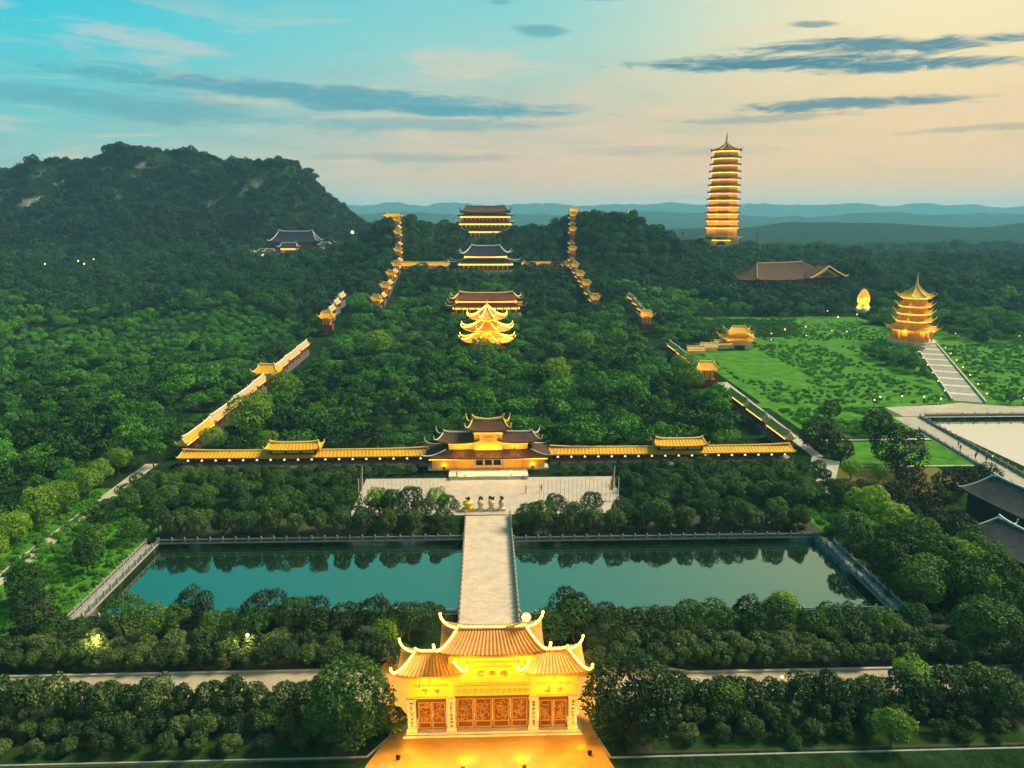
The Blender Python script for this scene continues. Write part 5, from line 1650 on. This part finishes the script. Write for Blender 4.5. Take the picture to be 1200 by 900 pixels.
# light green trees just inside the left gallery
for x, y, sc, lb in ((-66, 206, 6.0, 'large light green tree behind the left corner of the gold gallery'), (-73.5, 199, 3.6, 'smaller light green tree in the left gallery corner'), (-59, 197, 3.0, 'low light green tree just behind the gold gallery'),
                     (-69, 225, 5.4, 'second light green tree inside the left gallery'), (-66, 244, 6.4, 'third light green tree inside the left gallery'), (24, 270, 5.5, 'light green tree standing out in the middle woods'),
                     (71, 262, 5.0, 'light green tree beside the right gallery'), (75, 285, 5.0, 'farther light green tree beside the right gallery'), (-3, 318, 5.6, 'light green tree below the octagonal bell tower'), (43, 340, 5.4, 'light green tree right of the bell tower'),
                     (-48, 330, 6.0, 'light green tree left of the bell tower'), (60, 352, 5.5, 'pale tree below the right hillside gallery')):
    K_BRIGHT.place(x, y, 0, sc, lb, None)


# ---- the wild forest
def blocked(x, y):
    b = np.zeros(len(x), bool)
    rects = [(-83.5, 83.5, -100, 193), (-95.5, -67, 60, 186), (66, 136, -100, 206), (118, 320, -100, 243), (-12, 12, 338, 364), (-23, 23, 420, 447), (-27, 27, 534, 582), (-62, 62, 546, 568), (-27, 27, 680, 724),
             (88, 166, 243, 372), (84, 136, 190, 246), (150, 238, 335, 392), (84, 93, 180, 330), (95, 122, 338, 372), (110, 130, 346, 372), (116, 222, 374, 470), (196, 225, 354, 388), (226, 254, 448, 494), (172, 254, 532, 580), (203, 236, 700, 740), (-192, -146, 672, 714), (-208, -124, 676, 700), (112, 120, 636, 644)]
    for (x0, x1, y0, y1) in rects: b |= (x > x0) & (x < x1) & (y > y0) & (y < y1)
    for s in (-1, 1):
        gx = np.where(y < 380, s * (79.5 + 2.5 * (y - 190) / 160), s * 81.5)
        b |= (np.abs(x - gx + s * 2.5) < 6.6) & (y < 442)
        gx = s * np.interp(y, [440, 470, 560, 600, 660], [63, 61.5, 62, 66, 73]) + AX
        b |= (np.abs(x - gx + s * 1.5) < 7.5) & (y > 436) & (y < 668)
    # stair to the pagoda
    d = (x - 162.5) * uy - (y - 247.5) * ux; l = (x - 162.5) * ux + (y - 247.5) * uy
    b |= (np.abs(d) < 8) & (l > -5) & (l < 130)
    # right-hand lawns keep clear
    b |= (x > 166) & (x < 320) & (y > 243) & (y < 362) & (d > -6)
    return b


def forest_points():
    P = []
    for (y0, y1, st) in ((100, 420, 5.3), (420, 720, 6.4), (720, 1140, 7.6), (1140, 1300, 12)):
        ys = np.arange(y0, y1, st * 0.9)
        for y in ys:
            hw = 0.78 * y + 30
            xs = np.arange(-hw, hw, st)
            P.append(np.stack([xs + nrg.uniform(-.42, .42, len(xs)) * st, np.full(len(xs), y) + nrg.uniform(-.42, .42, len(xs)) * st, np.full(len(xs), st)], 1))
    P = np.vstack(P)
    return P[~blocked(P[:, 0], P[:, 1])]


FP = forest_points()
FZ = height(FP[:, 0], FP[:, 1])
cl = fbm(FP[:, 0], FP[:, 1], 55, 41, 3)
FS = FP[:, 2] * 0.56 * np.clip(1.0 + 0.22 * cl + nrg.normal(size=len(FP)) * 0.24, 0.5, 1.75)
inner = (np.abs(FP[:, 0]) < 78) & (FP[:, 1] < 440)
scrub = ((FP[:, 0] + 165) / 80) ** 2 + ((FP[:, 1] - 395) / 72) ** 2 + 0.35 * fbm(FP[:, 0], FP[:, 1], 60, 91, 3) < 1
FS = np.where(scrub, FS * 0.6, FS)
gap = (fbm(FP[:, 0], FP[:, 1], 28, 93, 2) < -0.75) & (nrg.random(len(FP)) < 0.6)
FS = np.where(gap, FS * 0.45, FS)
# keep what the camera can see
dx = FP[:, 0] - CAM_X
vis = np.abs(np.degrees(np.arctan2(dx, FP[:, 1])) - 2) < 38
FP, FZ, FS, scrub = FP[vis], FZ[vis], FS[vis], scrub[vis]
size = FS / np.hypot(FP[:, 0], FP[:, 1])
fv = (np.abs(np.degrees(np.arctan2(FP[:, 0] - CAM_X, FP[:, 1])) - 2) < 33.5)
order = np.argsort(-np.where(fv, size, 0))
pick = order[:290]
near = np.zeros(len(FP), bool); near[pick] = True
for i in pick:
    x, y = FP[i, :2]
    if abs(x) < 80: lb, gp = 'broad crowned tree in the dense woods between the inner gate and the bell tower', 'woods behind the inner gate'
    elif x < 0: lb, gp = 'wild tree in the thick woods outside the left gallery', 'woods outside the left gallery'
    else: lb, gp = 'wild tree in the woods on the right beyond the lawns', 'woods on the right'
    K_FOREST.place(x, y, FZ[i] - 0.2, FS[i], lb, gp)


def scatter(name, P, S, meshes, kind='stuff'):
    """a mass of plants as one object: points that carry shared crowns"""
    me = bpy.data.meshes.new(name)
    me.vertices.add(len(P)); me.vertices.foreach_set('co', np.ascontiguousarray(P, float).ravel())
    for nm, tp, dat in (('sc', 'FLOAT', S), ('rz', 'FLOAT', nrg.uniform(0, 6.28, len(P))), ('pk', 'INT', nrg.integers(0, len(meshes), len(P)))):
        a = me.attributes.new(nm, tp, 'POINT'); a.data.foreach_set('value', np.ascontiguousarray(dat))
    me.materials.append(meshes[0].materials[0])
    o = bpy.data.objects.new(name, me); COL.objects.link(o)
    tag(o, kind=kind)
    ng = bpy.data.node_groups.new(name + '_nodes', 'GeometryNodeTree')
    ng.interface.new_socket('Geometry', in_out='INPUT', socket_type='NodeSocketGeometry')
    ng.interface.new_socket('Geometry', in_out='OUTPUT', socket_type='NodeSocketGeometry')
    N = ng.nodes.new; Lk = ng.links.new
    gi, go = N('NodeGroupInput'), N('NodeGroupOutput')
    iop = N('GeometryNodeInstanceOnPoints')
    jn = N('GeometryNodeJoinGeometry')
    for m_ in meshes:
        po = bpy.data.objects.new('crown_form', m_)
        oi = N('GeometryNodeObjectInfo'); oi.inputs['Object'].default_value = po; oi.inputs['As Instance'].default_value = True
        Lk(oi.outputs['Geometry'], jn.inputs[0])
    def attr(nm, tp):
        n = N('GeometryNodeInputNamedAttribute'); n.data_type = tp; n.inputs['Name'].default_value = nm
        return n.outputs['Attribute']
    cx = N('ShaderNodeCombineXYZ'); Lk(attr('rz', 'FLOAT'), cx.inputs[2])
    er = N('FunctionNodeEulerToRotation'); Lk(cx.outputs[0], er.inputs[0])
    Lk(gi.outputs[0], iop.inputs['Points']); Lk(jn.outputs[0], iop.inputs['Instance'])
    iop.inputs['Pick Instance'].default_value = True
    Lk(attr('pk', 'INT'), iop.inputs['Instance Index']); Lk(er.outputs[0], iop.inputs['Rotation']); Lk(attr('sc', 'FLOAT'), iop.inputs['Scale'])
    Lk(iop.outputs[0], go.inputs[0])
    md = o.modifiers.new('plants', 'NODES'); md.node_group = ng
    return o


rest = ~near
slope = np.hypot(height(FP[:, 0] + 4, FP[:, 1]) - height(FP[:, 0] - 4, FP[:, 1]), height(FP[:, 0], FP[:, 1] + 4) - height(FP[:, 0], FP[:, 1] - 4)) / 8
bare = (FP[:, 1] > 780) & (slope > 1.0) & (fbm(FP[:, 0], FZ * 2.0, 45, 97, 3) > 0.7)
rest &= ~bare
mt = rest & (FP[:, 0] < -105) & (FP[:, 1] > 735)
wd = rest & ~mt
fm = [f[0] for f in K_FOREST.forms]
P3 = np.stack([FP[:, 0], FP[:, 1], FZ + FS * 1.0], 1)
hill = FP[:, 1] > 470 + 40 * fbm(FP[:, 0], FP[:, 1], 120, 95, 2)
bright = wd & (scrub | ((FP[:, 0] < -90) & (fbm(FP[:, 0], FP[:, 1], 150, 77, 2) > 0.6) & (FP[:, 1] < 420)) | ((FP[:, 0] > 80) & (fbm(FP[:, 0], FP[:, 1], 120, 78, 2) > 0.8) & (FP[:, 1] < 520)))
scatter('forest', P3[wd & ~bright & ~hill], FS[wd & ~bright & ~hill], fm)
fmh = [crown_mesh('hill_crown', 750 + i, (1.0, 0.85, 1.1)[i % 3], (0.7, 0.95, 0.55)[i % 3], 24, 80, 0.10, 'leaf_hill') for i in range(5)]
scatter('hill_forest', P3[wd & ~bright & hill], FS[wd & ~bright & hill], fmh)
fmb = [crown_mesh('bright_crown', 700 + i, 1.0, 0.66, 22, 70, 0.12, 'leaf_field') for i in range(3)]
scatter('bright_forest', P3[bright] - np.array([0, 0, 0.6]), FS[bright] * 0.85, fmb)
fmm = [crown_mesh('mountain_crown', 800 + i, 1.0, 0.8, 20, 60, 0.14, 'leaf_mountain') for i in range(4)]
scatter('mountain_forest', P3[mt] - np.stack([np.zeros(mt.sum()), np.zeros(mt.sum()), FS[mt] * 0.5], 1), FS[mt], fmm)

# low growth on lawns and under the trees
def low_growth(name, areas, step, size, meshes):
    P = []
    for (x0, x1, y0, y1, dens) in areas:
        n = int((x1 - x0) * (y1 - y0) / (step * step) * dens)
        P.append(np.stack([nrg.uniform(x0, x1, n), nrg.uniform(y0, y1, n)], 1))
    P = np.vstack(P)
    z = height(P[:, 0], P[:, 1])
    S = size * nrg.uniform(0.5, 1.5, len(P))
    k = fbm(P[:, 0], P[:, 1], 30, 55, 3)
    ok = k > -1.1
    d = (P[:, 0] - 162.5) * uy - (P[:, 1] - 247.5) * ux
    ok &= ~((np.abs(d) < 7) & (P[:, 1] > 240)) & ~((P[:, 0] > 98) & (P[:, 0] < 127) & (P[:, 1] > 283) & (P[:, 1] < 354))
    scatter(name, np.stack([P[:, 0], P[:, 1], z + S * 0.35], 1)[ok], S[ok], meshes)


low_growth('lawn_undergrowth', [(96, 160, 247, 366, 0.28), (170, 300, 247, 360, 0.3), (118, 215, 378, 468, 0.25), (-103, -68, 102, 170, 0.9), (94, 124, 209, 240, 0.8), (67, 88, 140, 166, 0.8)], 1.25, 0.62, fmb)
low_growth('garden_undergrowth', [(-76, -16, 98, 111, 0.8), (14, 76, 96, 109, 0.8), (-80, -32, 154, 178, 0.7), (31, 80, 154, 178, 0.7), (-66, -8, 142, 152, 0.8), (6, 66, 142, 152, 0.8), (-66, -20, 79.5, 89, 0.7), (19, 66, 79, 87, 0.7), (66, 92, 86, 136, 0.7)],
           2.2, 0.8, [f[0] for f in K_GARDEN.forms[:3]])


# ------------------------------------------------------------------ haze
def build_haze():
    m = bpy.data.materials.new('haze')
    m.use_nodes = True
    nt = m.node_tree
    nt.nodes.clear()
    v = nt.nodes.new('ShaderNodeVolumePrincipled')
    v.inputs['Color'].default_value = (0.30, 0.74, 1.0, 1)
    v.inputs['Density'].default_value = 0.00012
    v.inputs['Anisotropy'].default_value = 0.0
    o = nt.nodes.new('ShaderNodeOutputMaterial')
    nt.links.new(v.outputs[0], o.inputs['Volume'])
    MATS['haze'] = m
    b = MB().box(-9400, 9400, -3600, 9400, -40, 240).build('haze', 'haze')
    tag(b, kind='stuff')


build_haze()
